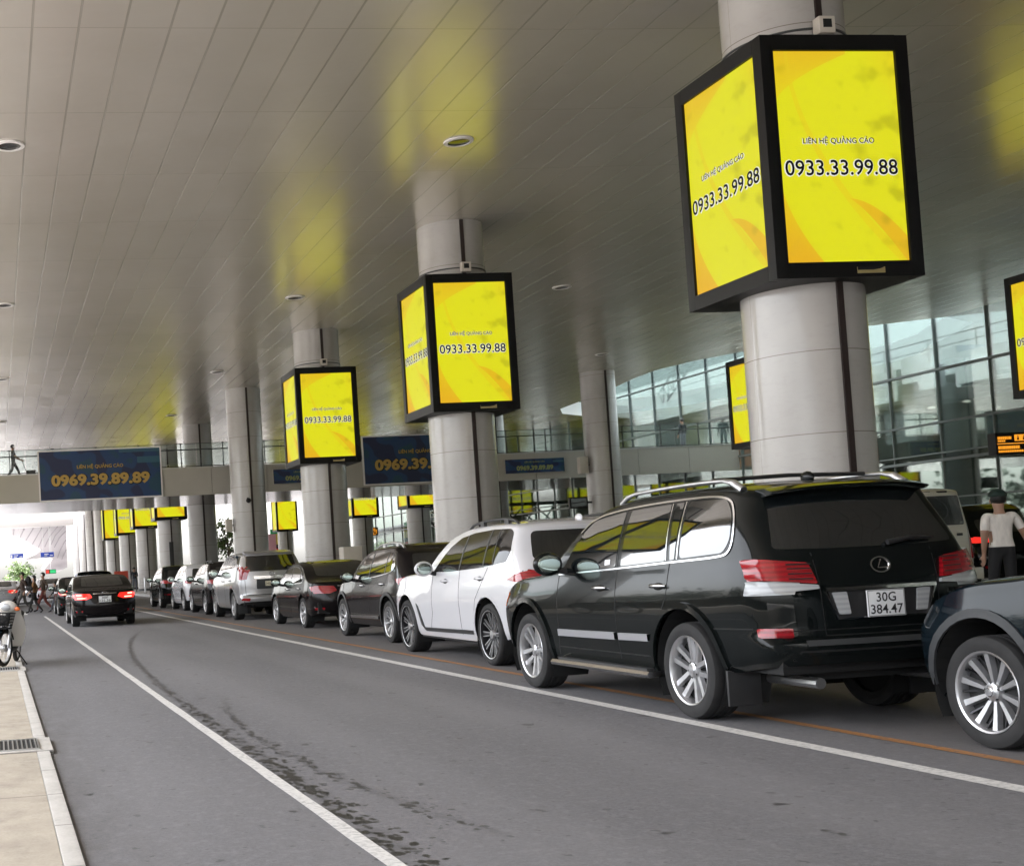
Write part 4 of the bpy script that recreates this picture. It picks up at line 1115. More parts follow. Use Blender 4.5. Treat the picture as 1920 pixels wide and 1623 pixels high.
# --- black off-road wagon, nearest, seen three-quarter from behind
def luxury_offroader():
    S = dict(L=5.05, W=0.905, paint=M['black_paint'], detail=1.3,
             top=[(0, 1.70), (.10, 1.735), (.5, 1.775), (1.4, 1.80), (2.2, 1.785), (2.62, 1.74), (2.85, 1.66), (3.3, 1.40), (3.62, 1.20), (3.78, 1.155), (4.4, 1.10), (4.85, 1.01), (5.05, .90)],
             belt=[(0, 1.235), (.9, 1.215), (2.3, 1.17), (3.4, 1.125), (3.7, 1.10), (5.05, 1.0)],
             plan=[(0, .955), (.5, .99), (1.2, 1), (3.9, 1), (4.6, .97), (5.05, .93)],
             sec=[(0, .90), (.10, .955), (.34, .985), (.60, 1.0), (.70, .998), (.80, .985), (1, .945)],
             rear=[(.30, .16), (.42, .06), (.50, .015), (.60, .0), (.635, .02), (.66, .085), (.80, .095), (.95, .10), (1.2, .15), (1.3, .20), (1.68, .40), (1.8, .42)],
             front=[(.3, .12), (.5, .02), (.75, .0), (.95, .06), (1.1, .12), (1.8, .12)],
             arches=[(1.17, .375, .475), (4.07, .375, .475)], tum=.11, tum2=.32, rimr=.268, under=.34,
             sill=[(0, .47), (.35, .42), (.7, .36), (1.8, .28), (3.5, .28), (4.5, .32), (5.05, .38)], rr=.24, ne=3.6, kr=.05)
    c = Car(S, 'parked_car', 'big black off-road car with chrome trim and white plate 30G 384.47, parked nearest', 'car', (6.145, 8.05, 0.004), group='cars parked along the kerb')
    P = S['paint']
    # glazing on both sides
    fw = [(3.30, 1.150), (3.13, 1.33), (2.96, 1.49), (2.78, 1.60), (2.22, 1.652), (2.26, 1.185)]
    dw = [(2.13, 1.655), (1.48, 1.672), (1.44, 1.222), (2.17, 1.190)]
    sw = [(1.41, 1.672), (1.29, 1.674), (1.30, 1.232), (1.37, 1.226)]
    qw = [(1.22, 1.674), (.70, 1.665), (.60, 1.55), (.57, 1.36), (.64, 1.268), (1.23, 1.237)]
    for pts, r in ((fw, .03), (dw, .02), (sw, .012), (qw, .05)): c.both('side_window', pts, M['glass'], rnd=r, off=.003)
    for sd in 'LR':
        c.strip('window_trim', [(3.36, 1.125), (2.3, 1.165), (1.3, 1.212), (.66, 1.238), (.56, 1.27), (.53, 1.37), (.57, 1.56), (.68, 1.69), (1.3, 1.700), (2.2, 1.680), (2.78, 1.628), (3.0, 1.50)], .015, sd, M['chrome'], off=.008)
        c.strip('pillar_trim', [(1.26, 1.235), (1.255, 1.68)], .014, sd, M['chrome'], off=.006)
        c.strip('pillar_trim', [(1.425, 1.225), (1.455, 1.675)], .012, sd, M['chrome'], off=.006)
        for path in ([(3.36, 1.12), (3.36, .60), (3.42, .38)], [(2.22, 1.66), (2.22, .40)], [(1.37, 1.21), (1.38, .95), (1.55, .70), (1.66, .55), (1.68, .40)], [(3.40, .45), (1.72, .45)], [(.75, .71), (.30, .72)]):
            c.strip('panel_gap', path, .010, sd, M['seam'], off=.0012)
        c.strip('door_trim', [(3.36, .585), (2.26, .595)], .062, sd, M['bright_trim'], off=.018)
        c.strip('door_trim', [(2.19, .596), (1.70, .603)], .058, sd, M['bright_trim'], off=.018)
        for (wy, wz, ra) in S['arches']: c.strip('wheel_arch_lip', arc(wy, wz, ra+.028, -.15, PI+.25), .05, sd, P, off=.022, step=.08)
    c.panel('window_sticker', [(2.36, 1.205), (2.36, 1.25), (2.45, 1.245), (2.45, 1.20)], 'L', M['sign_white'], off=.006)
    c.handle(2.50, 1.0, M['chrome'], .20); c.handle(1.50, 1.02, M['chrome'], .20)
    c.mirror(3.22, 1.17, P, sc=1.12)
    for q in (-1, 1):
        b = MB(); b.mat(M['chrome']); b.poly_prism([(q*.74, .295), (q*.965, .285), (q*.975, .31), (q*.955, .335), (q*.74, .345)], 1, 1.62, 3.42)
        b.mat(M['plastic']); b.box(min(q*.78, q*.93), max(q*.78, q*.93), 1.70, 3.34, .338, .352)
        b.build('running_board', None, c.root, 25)
    # tail
    for q in (-1, 1):
        xr = lambda a, b_: (q*a, b_)
        c.panel('tail_light', [xr(.475, 1.02), xr(.515, 1.165), xr(.84, 1.205), xr(.862, 1.06)], 'B', M['lamp_red'], off=.03, rnd=.015, res=.05)
        c.panel('reversing_light', [xr(.465, .985), xr(.47, 1.012), xr(.68, 1.034), xr(.865, 1.052), xr(.87, .965), xr(.68, .972)], 'B', M['lamp_clear'], off=.026, rnd=.008, res=.05)
        c.panel('tail_light', [(.12, 1.055), (.14, 1.20), (.30, 1.185), (.325, 1.055)], 'L' if q < 0 else 'R', M['lamp_red'], off=.012, rnd=.02, res=.05)
        c.panel('reversing_light', [(.10, .955), (.10, 1.048), (.325, 1.048), (.35, .955)], 'L' if q < 0 else 'R', M['lamp_clear'], off=.012, rnd=.01, res=.05)
        c.panel('reflector', [xr(.66, .655), xr(.66, .72), xr(.85, .725), xr(.85, .655)], 'B', M['lamp_red'], off=.008, rnd=.012)
        c.panel('garnish_lamp', [xr(.375, .955), xr(.27, .955), xr(.25, .80), xr(.335, .80)], 'B', M['lamp_clear'], off=.012, rnd=.012)
        for k, z in enumerate((1.055, 1.09, 1.125, 1.155)): c.strip('lamp_rib', [xr(.50, z), xr(.66, z+.003)], .010, 'B', M['seam'], off=.0315)
        b = MB(); b.box(min(q*.60, q*.86), max(q*.60, q*.86), .66, .685, .14, .40, bev=.006); b.build('mud_flap', M['plastic'], c.root)
        b = MB(); b.tube([(q*.5, .12, .33), (q*.5, .9, .33)], .04, 10); b.build('exhaust_pipe', M['steel'], c.root)
    c.panel('rear_window', [(-.70, 1.275), (-.585, 1.655), (.585, 1.655), (.70, 1.275), (.3, 1.262), (-.3, 1.262)], 'B', M['glass'], off=.004, rnd=.05)
    c.panel('garnish', [(-.40, .965), (.40, .965), (.345, .775), (-.345, .775)], 'B', M['plastic'], off=.003, rnd=.012)
    c.strip('garnish_trim', [(-.42, .975), (.42, .975)], .024, 'B', M['chrome'], off=.022)
    c.strip('garnish_trim', [(-.42, .965), (-.345, .770), (.345, .770), (.42, .965)], .012, 'B', M['chrome'], off=.012)
    for path in ([(-.46, 1.24), (-.44, .66), (.44, .66), (.46, 1.24)], [(-.86, .70), (.86, .70)]): c.strip('panel_gap', path, .008, 'B', M['seam'], off=.0012)
    c.strip('bumper_step', [(-.62, .612), (.62, .612)], .03, 'B', M['greyplastic'], off=.012)
    c.strip('bumper_lip', [(-.70, .50), (-.66, .56), (.66, .56), (.70, .50)], .014, 'B', M['seam'], off=.002)
    c.number_plate(0.0, .865, .285, .185, ['30G', '384.47'], out=.03)
    p, n = c.ray('B', 0.02, 1.13)
    b = MB(); b.lathe([(.062, -.006), (.066, -.012), (.056, -.012), (.052, -.006)], 32, 'Y', Matrix.Diagonal((1.18, 1, .88, 1)))
    b.tube([(.008, -.01, .036), (-.026, -.01, -.022), (.046, -.01, -.022)], .006, 6)
    b.build('emblem', M['chrome'], c.root, 40, p, (-.2, 0, 0))
    me = text_mesh('LX570', M['chrome'], .22, .02); p, n = c.ray('B', .64, .915); link('badge', me, c.root, p+Vector((0, -.035, 0)))
    # spoiler, wiper, rails, aerial
    b = MB(); n_ = 16; A = []; 
    for i in range(n_+1):
        x = -.62+1.24*i/n_; bow = .07*(abs(x)/.62)**3; zz = 1.735-.035*(abs(x)/.62)**2.5
        A.append([b.bm.verts.new(q) for q in ((x, .62, zz+.015), (x, .35+bow, zz+.012), (x, .265+bow, zz-.015), (x, .30+bow, zz-.035), (x, .50, zz-.05))])
    for a, d in zip(A, A[1:]):
        for k in range(5): b._f([a[k], a[(k+1) % 5], d[(k+1) % 5], d[k]])
    b._f(A[0]); b._f(list(reversed(A[-1]))); b.build('spoiler', P, c.root, 50)
    h0, h1, h2 = c.ray('B', .12, 1.285)[0], c.ray('B', .30, 1.30)[0], c.ray('B', .50, 1.305)[0]
    b = MB(); b.tube([h0+Vector((0, -.03, 0)), h1+Vector((0, -.04, .012)), h2+Vector((0, -.03, .0))], [.02, .016, .008], 8); b.build('rear_wiper', M['plastic'], c.root)
    for q in (-1, 1):
        path = [(q*.655, y, c.ray('T', q*.655, y)[0].z) for y in np.linspace(.62, 2.45, 16)]
        path = [(x, y, z+(.055 if 0 < i < 15 else .0)*(1 if 1 < i < 14 else .75)) for i, (x, y, z) in enumerate(path)]
        b = MB(); b.tube(path, [.026, .028]+[.016]*12+[.022, .020], 8)
        b.tube([path[1], path[0]], .030, 8); b.build('roof_rail', M['rim_silver'], c.root, 50)
    b = MB(); z = c.ray('T', 0, 1.0)[0].z
    b.tube([(-.64, 1.05, z+.03), (0, 1.05, z+.045), (.64, 1.05, z+.03)], .016, 8); b.build('roof_bar', M['plastic'], c.root)
    b = MB(); b.ellipsoid((0.02, .85, z+.01), .035, .07, .05, 2); b.build('aerial', P, c.root)
    c.panel('windscreen', [(-.60, 2.86), (.60, 2.86), (.72, 3.52), (-.72, 3.52)], 'T', M['glass'], off=.003, rnd=.05)
    for q in 'LR':
        c.panel('headlight', [(4.70, .80), (4.62, .93), (4.74, .99), (4.99, .95), (5.02, .83)], q, M['lamp_amber'], off=.006, rnd=.02)
    c.wheels(.372, .27, rim_five_twin, .885)
    return c

def big_white():
    S = dict(L=5.20, W=0.945, paint=M['white_paint'],
             top=[(0, 1.655), (.10, 1.70), (.5, 1.735), (1.3, 1.755), (2.1, 1.74), (2.55, 1.67), (2.95, 1.49), (3.38, 1.24), (3.52, 1.195), (4.3, 1.145), (4.9, 1.05), (5.2, .86)],
             belt=[(0, 1.22), (.9, 1.20), (2.3, 1.15), (3.2, 1.13), (3.4, 1.10), (5.2, .98)],
             rear=[(.30, .14), (.5, .02), (.7, .0), (.95, .03), (1.15, .10), (1.25, .16), (1.62, .40), (1.75, .42)],
             front=[(.3, .10), (.5, .02), (.8, .0), (.95, .06), (1.1, .12), (1.8, .12)],
             arches=[(1.2, .38, .455), (4.30, .38, .455)], rimr=.295, kr=.06, rr=.26, ne=3.6,
             sill=[(0, .40), (.5, .34), (1.8, .27), (3.5, .27), (4.8, .28), (5.2, .36)])
    c = Car(S, 'parked_car', 'white seven-seat car with black multi-spoke wheels, parked ahead of the black off-road car', 'car', (6.85, 13.64, 0.004), group='cars parked along the kerb')
    dlo = [(3.10, 1.155), (2.85, 1.32), (2.58, 1.48), (2.28, 1.585), (1.85, 1.635), (1.2, 1.655), (.70, 1.645), (.60, 1.60), (.55, 1.38), (.64, 1.255), (1.4, 1.195), (2.5, 1.155)]
    c.both('side_window', dlo, M['glass_dark'], rnd=.04, off=.003)
    for sd in 'LR':
        for a, d in (((2.13, 1.165), (2.02, 1.61)), ((1.32, 1.20), (1.24, 1.65)), ((1.02, 1.22), (.98, 1.65))): c.strip('window_pillar', [a, d], .035 if a[0] > 1.1 else .02, sd, M['plastic'], off=.006)
        for path in ([(3.12, 1.13), (3.15, .60), (3.3, .36)], [(2.11, 1.15), (2.12, .34)], [(1.16, 1.2), (1.36, .98), (1.55, .80), (1.68, .5)], [(.25, 1.15), (.15, .75)]): c.strip('panel_gap', path, .009, sd, M['seam'], off=.0012)
        c.strip('sill_trim', [(3.5, .365), (1.72, .385)], .05, sd, M['plastic'], off=.010)
        c.panel('air_vent', [(3.80, .72), (3.72, .68), (3.55, .40), (3.45, .345), (3.50, .34), (3.66, .42)], sd, M['plastic'], off=.008)
        for (wy, wz, ra) in S['arches']: c.strip('wheel_arch_lip', arc(wy, wz, ra+.02, -.1, PI+.1), .030, sd, S['paint'], off=.004, step=.08)
        c.panel('tail_light', [(.08, 1.07), (.12, 1.165), (.42, 1.09), (.56, 1.045), (.30, 1.02)], sd, M['lamp_red'], off=.008, rnd=.015, res=.05)
    c.handle(2.62, 1.03, M['white_paint'], .20); c.handle(1.40, 1.06, M['white_paint'], .20)
    c.mirror(3.02, 1.15, M['white_paint'], sc=1.05)
    c.panel('rear_window', [(-.72, 1.27), (-.63, 1.60), (.63, 1.60), (.72, 1.27)], 'B', M['glass'], off=.004, rnd=.06)
    for q in (-1, 1):
        c.panel('tail_light', [(q*.45, 1.04), (q*.45, 1.09), (q*.80, 1.16), (q*.86, 1.06)], 'B', M['lamp_red'], off=.008, rnd=.01)
    c.panel('windscreen', [(-.60, 2.5), (.60, 2.5), (.74, 3.26), (-.74, 3.26)], 'T', M['glass'], off=.003, rnd=.05)
    c.rail(.70, 2.25, .66, 1.7, M['plastic'], h=.06, r=.018)
    z = c.ray('T', 0, .62)[0].z
    b = MB(); b.ellipsoid((0.05, .62, z+.01), .03, .09, .055, 2); b.build('shark_fin_aerial', M['white_paint'], c.root)
    c.wheels(.378, .28, rim_multi, .925)
    return c

def crossover(name_label, loc, paint, S2=None, rim=None, lit=False, rails=None, plate=None, far=False, chrome=False, X=1.0):
    S = dict(L=4.50, W=0.90, paint=paint,
             top=[(0, 1.44), (.10, 1.50), (.5, 1.575), (1.2, 1.615), (2.0, 1.60), (2.4, 1.53), (2.75, 1.38), (3.15, 1.12), (3.28, 1.06), (3.8, 1.01), (4.25, .90), (4.5, .72)],
             belt=[(0, 1.14), (.8, 1.10), (2.3, 1.03), (3.0, 1.0), (3.2, .98), (4.5, .85)],
             rear=[(.30, .12), (.5, .02), (.7, .0), (.95, .06), (1.10, .12), (1.2, .20), (1.5, .48), (1.65, .52)],
             front=[(.3, .10), (.45, .02), (.7, .0), (.85, .07), (1.0, .14), (1.8, .14)],
             arches=[(.95, .36, .42), (3.72, .36, .42)], rimr=.25, kr=.10, rr=.32, detail=.8 if far else 1.0,
             sill=[(0, .38), (.5, .33), (1.5, .25), (3.0, .25), (4.1, .26), (4.5, .34)])
    if S2: S.update(S2)
    c = Car(S, 'parked_car', name_label, 'car', (loc[0], loc[1], 0.004), group='cars parked along the kerb')
    dz = S.get('dz', 0.0)
    def D(pts): return [(y, z+dz) for y, z in pts]
    dlo = D([(2.95, 1.035), (2.66, 1.24), (2.38, 1.40), (2.1, 1.475), (1.5, 1.50), (.95, 1.47), (.72, 1.38), (.62, 1.25), (.80, 1.165), (1.6, 1.10), (2.5, 1.055)])
    c.both('side_window', dlo, M['glass'], rnd=.03, off=.003)
    for sd in 'LR':
        for a, d in (((2.0, 1.075), (1.92, 1.49)), ((1.12, 1.13), (1.06, 1.485))): c.strip('window_pillar', D([a, d]), .04, sd, M['plastic'], off=.006)
        if chrome: c.strip('window_trim', D([(2.97, 1.02), (2.4, 1.043), (1.6, 1.085), (.78, 1.152), (.60, 1.235), (.70, 1.395)]), .016, sd, M['chrome'], off=.007)
        for (wy, wz, ra) in S['arches']: c.strip('wheel_arch_cladding', arc(wy, wz, ra+.024, -.2, PI+.2), .055, sd, M[S.get('clad', 'plastic')], off=.012, step=.08)
        c.strip('sill_cladding', [(S['arches'][1][0]-.44, .30), (S['arches'][0][0]+.44, .30)], .11, sd, M['plastic'], off=.014)
        if chrome: c.strip('sill_trim', [(3.18, .385), (1.5, .40)], .05, sd, M['chrome'], off=.016)
        if not far:
            for path in (D([(2.98, 1.01), (3.0, .55), (3.1, .34)]), D([(1.98, 1.06), (1.98, .36)]), D([(.95, 1.13), (1.12, .9), (1.30, .72), (1.40, .5)])): c.strip('panel_gap', path, .009, sd, M['seam'], off=.0012)
        c.panel('tail_light', D([(.10, .93), (.16, 1.06), (.55, 1.05), (.36, .95)]), sd, M['lamp_lit' if lit else 'lamp_red'], off=.010, rnd=.02, res=.05)
    for q in (-1, 1):
        c.panel('tail_light', D([(q*.42, .95), (q*.42, 1.03), (q*.80, 1.07), (q*.83, .94)]), 'B', M['lamp_lit' if lit else 'lamp_red'], off=.010, rnd=.015)
        c.panel('reflector', [(q*.55, .50), (q*.55, .55), (q*.78, .55), (q*.78, .50)], 'B', M['lamp_red'], off=.008)
    c.panel('rear_window', D([(-.64, 1.14), (-.56, 1.44), (.56, 1.44), (.64, 1.14)]), 'B', M['glass'], off=.004, rnd=.05)
    c.handle(2.42, .93+dz, M['chrome'] if chrome else paint, .19); c.handle(1.24, .96+dz, M['chrome'] if chrome else paint, .19)
    c.mirror(2.82, 1.04+dz, paint, sc=1.0)
    c.panel('windscreen', [(-.58, 2.42), (.58, 2.42), (.70, 3.05), (-.70, 3.05)], 'T', M['glass'], off=.003, rnd=.05)
    if rails: c.rail(.75, 2.2, .60, 1.6, rails, h=.05, r=.022)
    if not far: c.strip('bumper_cladding', [(-.75, .42), (.75, .42)], .14, 'B', M['plastic'], off=.012)
    if plate: c.number_plate(0, plate[1], .36, .12, plate[0], M['plate'])
    c.wheels(.345, .235, rim or rim_ten, .885)
    return c

def saloon(name_label, loc, paint, name='parked_car', lit=False, group='cars parked along the kerb', plate=None, far=False, S2=None, rim=None, low=False):
    S = dict(L=4.65, W=0.88, paint=paint,
             top=[(0, .93), (.15, .99), (.5, 1.015), (.62, 1.04), (1.0, 1.22), (1.35, 1.345), (1.7, 1.395), (2.2, 1.40), (2.6, 1.35), (3.0, 1.19), (3.35, 1.00), (3.48, .955), (4.0, .90), (4.4, .80), (4.65, .62)],
             belt=[(0, .97), (.9, .95), (2.3, .92), (3.2, .90), (3.4, .88), (4.65, .78)],
             rear=[(.25, .14), (.4, .03), (.55, .0), (.75, .02), (.95, .06), (1.5, .08)],
             front=[(.25, .10), (.4, .02), (.6, .0), (.75, .07), (.9, .14), (1.8, .14)],
             arches=[(1.02, .335, .39), (3.70, .335, .39)], rimr=.24, kr=.12, rr=.36, fade=.6, detail=.8 if far else 1.0,
             sill=[(0, .30), (.5, .27), (1.5, .20), (3.0, .20), (4.2, .20), (4.65, .27)], under=.26)
    if S2: S.update(S2)
    c = Car(S, name, name_label, 'car', (loc[0], loc[1], 0.004), group=group)
    dlo = [(3.12, .935), (2.85, 1.09), (2.55, 1.235), (2.25, 1.30), (1.75, 1.305), (1.40, 1.24), (1.10, 1.10), (.98, 1.01), (1.10, .985), (2.0, .96)]
    c.both('side_window', dlo, M['glass'], rnd=.025, off=.003)
    lm = M['lamp_lit' if lit else 'lamp_red']
    for sd in 'LR':
        for a, d in (((2.1, .955), (2.06, 1.31)), ((1.30, .98), (1.24, 1.20))): c.strip('window_pillar', [a, d], .04, sd, M['plastic'], off=.006)
        c.strip('window_trim', [(3.14, .918), (2.0, .942), (1.1, .968), (.95, .995), (1.08, 1.115), (1.40, 1.258), (1.75, 1.322), (2.25, 1.318), (2.56, 1.25)], .013, sd, M['chrome'], off=.007)
        if not far:
            for path in ([(3.15, .91), (3.12, .5), (3.2, .26)], [(2.1, .94), (2.1, .26)], [(1.12, .95), (1.28, .75), (1.42, .5)]): c.strip('panel_gap', path, .009, sd, M['seam'], off=.0012)
        c.panel('tail_light', [(.10, .76), (.10, .89), (.40, .885), (.28, .78)], sd, lm, off=.010, rnd=.02, res=.05)
    c.handle(2.35, .82, M['chrome'], .18); c.handle(1.32, .84, M['chrome'], .18); c.mirror(2.98, .93, paint, sc=.95)
    for q in (-1, 1):
        c.panel('tail_light', [(q*.34, .79), (q*.40, .885), (q*.78, .90), (q*.80, .74), (q*.50, .73)], 'B', lm, off=.012, rnd=.02)
        if lit:
            c.panel('lamp_bulb', [(q*.62, .84), (q*.62, .875), (q*.75, .88), (q*.75, .84)], 'B', M['lamp_hot'], off=.018, rnd=.01)
            c.panel('lamp_bulb', [(q*.52, .755), (q*.52, .785), (q*.73, .79), (q*.74, .76)], 'B', M['lamp_hot'], off=.018, rnd=.01)
        c.panel('reflector', [(q*.60, .40), (q*.60, .44), (q*.78, .44), (q*.78, .40)], 'B', M['lamp_red'], off=.008)
        if not low: c.strip('bumper_crease', [(q*.80, .46), (q*.66, .34), (q*.5, .32)], .02, 'B', M['chrome'], off=.004)
    c.strip('boot_gap', [(-.62, .95), (-.56, .60), (.56, .60), (.62, .95)], .008, 'B', M['seam'], off=.0012)
    c.strip('boot_trim', [(-.32, .885), (.32, .885)], .022, 'B', M['chrome'], off=.010)
    c.panel('rear_window', [(-.58, .78), (-.52, 1.38), (.52, 1.38), (.58, .78), (.3, .72), (-.3, .72)], 'T', M['glass'], off=.003, rnd=.05)
    c.panel('windscreen', [(-.52, 2.66), (.52, 2.66), (.66, 3.25), (-.66, 3.25)], 'T', M['glass'], off=.003, rnd=.05)
    c.strip('bumper_diffuser', [(-.62, .30), (.62, .30)], .10, 'B', M['plastic'], off=.010)
    if plate: c.number_plate(0, .735, .34, .17, plate, M['plate'])
    p, n = c.ray('B', 0, .90); b = MB(); b.lathe([(.05, -.006), (.045, -.012), (.04, -.006)], 20, 'Y', Matrix.Diagonal((1.4, 1, .8, 1))); b.tube([(-.05, -.01, .0), (.05, -.01, .0)], .005, 6); b.build('emblem', M['chrome'], c.root, 40, p)
    c.wheels(.325, .22, rim or rim_ten, .865)
    return c

def silver_offroader():
    S = dict(L=4.80, W=0.90, paint=M['silver_paint'],
             top=[(0, 1.68), (.08, 1.72), (.5, 1.765), (1.5, 1.79), (2.3, 1.77), (2.6, 1.71), (3.0, 1.50), (3.4, 1.24), (3.55, 1.19), (4.2, 1.13), (4.6, 1.03), (4.8, .88)],
             belt=[(0, 1.24), (.9, 1.22), (2.3, 1.18), (3.2, 1.15), (3.45, 1.13), (4.8, 1.0)],
             rear=[(.30, .12), (.45, .02), (.58, .0), (.64, .05), (.95, .06), (1.25, .08), (1.70, .26), (1.8, .28)],
             front=[(.3, .10), (.5, .02), (.8, .0), (.95, .06), (1.1, .12), (1.8, .12)],
             arches=[(1.05, .385, .46), (3.92, .385, .46)], rimr=.26, kr=.06, rr=.26,
             sill=[(0, .48), (.4, .42), (1.7, .30), (3.3, .30), (4.4, .32), (4.8, .40)], under=.34)
    c = Car(S, 'parked_car', 'silver off-road car with tall red lamps and a boxy tailgate', 'car', (7.09, 32.1, 0.004), group='cars parked along the kerb')
    for pts in ([(3.12, 1.19), (2.86, 1.42), (2.55, 1.62), (2.18, 1.68), (2.2, 1.21)], [(2.10, 1.685), (1.30, 1.695), (1.20, 1.25), (2.12, 1.215)], [(1.20, 1.695), (.52, 1.67), (.42, 1.50), (.45, 1.32), (1.10, 1.26)]): c.both('side_window', pts, M['glass'], rnd=.035, off=.003)
    for sd in 'LR':
        for path in ([(3.16, 1.16), (3.16, .60), (3.3, .38)], [(2.15, 1.18), (2.15, .36)], [(1.2, 1.22), (1.3, .95), (1.55, .70), (1.6, .45)]): c.strip('panel_gap', path, .010, sd, M['seam'], off=.0012)
        for (wy, wz, ra) in S['arches']: c.strip('wheel_arch_lip', arc(wy, wz, ra+.03, -.1, PI+.2), .06, sd, S['paint'], off=.022, step=.08)
        c.panel('tail_light', [(.04, 1.06), (.06, 1.40), (.20, 1.40), (.24, 1.12), (.20, 1.06)], sd, M['lamp_red'], off=.012, rnd=.03, res=.05)
        c.strip('running_board', [(3.3, .33), (1.62, .33)], .08, sd, M['silver_paint'], off=.06)
    c.handle(2.42, 1.02, M['chrome'], .2); c.handle(1.36, 1.04, M['chrome'], .2); c.mirror(3.02, 1.19, M['silver_paint'], sc=1.1)
    for q in (-1, 1):
        c.panel('tail_light', [(q*.72, 1.05), (q*.72, 1.39), (q*.815, 1.39), (q*.845, 1.05)], 'B', M['lamp_red'], off=.014, rnd=.02)
        c.panel('reflector', [(q*.62, .50), (q*.60, .57), (q*.80, .58), (q*.82, .52)], 'B', M['lamp_red'], off=.010, rnd=.01)
        b = MB(); b.box(min(q*.6, q*.84), max(q*.6, q*.84), .58, .60, .16, .42, bev=.006); b.build('mud_flap', M['plastic'], c.root)
    c.panel('rear_window', [(-.68, 1.26), (-.62, 1.66), (.62, 1.66), (.68, 1.26)], 'B', M['glass'], off=.004, rnd=.04)
    c.strip('garnish_bar', [(-.48, 1.10), (.48, 1.10)], .07, 'B', M['chrome'], off=.020)
    c.panel('plate_recess', [(-.42, .80), (-.42, 1.05), (.42, 1.05), (.42, .80)], 'B', M['greyplastic'], off=.003, rnd=.02)
    c.strip('tailgate_gap', [(-.72, 1.24), (-.70, .66), (.70, .66), (.72, 1.24)], .010, 'B', M['seam'], off=.0012)
    c.strip('bumper_gap', [(-.84, .645), (.84, .645)], .012, 'B', M['seam'], off=.0012)
    c.strip('bumper_valance', [(-.66, .47), (.66, .47)], .07, 'B', M['plastic'], off=.006)
    c.number_plate(0.03, .935, .46, .13, ['H1-458 N5'], M['plate_yellow'], out=.02)
    p, n = c.ray('B', 0.0, 1.19); b = MB(); b.lathe([(.06, -.006), (.055, -.016), (.045, -.006)], 24, 'Y', Matrix.Diagonal((1.35, 1, .9, 1))); b.tube([(-.05, -.012, .012), (.05, -.012, .012)], .006, 6); b.tube([(0, -.012, .04), (0, -.012, -.04)], .006, 6); b.build('emblem', M['chrome'], c.root, 40, p)
    c.panel('windscreen', [(-.60, 2.62), (.60, 2.62), (.74, 3.36), (-.74, 3.36)], 'T', M['glass'], off=.003, rnd=.05)
    c.strip('spoiler', [(-.62, 1.715), (.62, 1.715)], .05, 'B', M['silver_paint'], off=.05)
    c.wheels(.378, .265, rim_six, .885)
    return c

def van(label, loc):
    S = dict(L=5.2, W=0.94, paint=M['cream_paint'],
             top=[(0, 2.08), (.10, 2.14), (.6, 2.18), (2.5, 2.19), (4.0, 2.14), (4.4, 1.95), (4.9, 1.35), (5.05, 1.15), (5.2, .9)],
             belt=[(0, 1.20), (2.5, 1.18), (4.6, 1.14), (5.2, .9)],
             rear=[(.30, .06), (.45, .0), (.60, .0), (.66, .05), (1.2, .06), (2.05, .16), (2.2, .17)], front=[(.3, .08), (.5, .0), (.8, .0), (1.2, .05), (2.2, .05)],
             arches=[(1.0, .35, .40), (4.2, .35, .40)], tum=.12, tum2=.02, rr=.16, ne=4, kr=.03, sill=[(0, .38), (5.2, .34)], under=.32)
    c = Car(S, 'van', label, 'van', (loc[0], loc[1], 0.004))
    c.panel('rear_window', [(-.74, 1.44), (-.71, 2.0), (.71, 2.0), (.74, 1.44)], 'B', M['glass'], off=.004, rnd=.06)
    c.both('side_window', [(4.4, 1.25), (4.1, 1.9), (.5, 1.92), (.4, 1.28)], M['glass'], rnd=.06, off=.003)
    for q in (-1, 1): c.panel('tail_light', [(q*.82, .80), (q*.82, 1.20), (q*.90, 1.20), (q*.90, .80)], 'B', M['lamp_red'], off=.012, rnd=.02)
    c.strip('tailgate_gap', [(-.81, 2.03), (-.79, .66), (.79, .66), (.81, 2.03)], .01, 'B', M['seam'], off=.0012)
    for q in (-.45, .0, .35):
        c.place_box('roof_lamp', (q, .19, 2.075), (.22, .05, .035), M['seam'])
    c.place_box('handle', (.55, .04, 1.26), (.10, .04, .05), M['plastic']); c.place_box('bumper', (0, -.02, .52), (1.78, .12, .22), M['cream_paint'], bev=.03)
    c.wheels(.33, .21, rim_ten, .91)
    return c

luxury_offroader()
big_white()
crossover('black family car with chrome sills and silver roof rails, ahead of the white car', (7.24, 19.24), M['black_paint2'], rails=M['rim_silver'], chrome=True)
saloon('black saloon parked between the silver off-road car and the chrome-silled black car', (7.37, 25.67), M['black_paint2'], S2=dict(top=[(0, .93), (.15, .99), (.5, 1.02), (.62, 1.05), (1.0, 1.24), (1.35, 1.375), (1.7, 1.43), (2.2, 1.44), (2.6, 1.38), (3.0, 1.21), (3.35, 1.01), (3.48, .96), (4.0, .90), (4.4, .80), (4.65, .62)]))
silver_offroader()
crossover('dark grey family car just ahead of the silver off-road car', (7.2, 37.5), M['black_paint2'], rails=M['plastic'], far=True)
crossover('white hatchback parked between two dark cars near the end of the row', (7.25, 42.4), M['white_paint'], far=True, S2=dict(rimr=.23))
crossover('small black hatchback, farthest parked in the kerbside row', (7.1, 47.6), M['black_paint'], far=True)
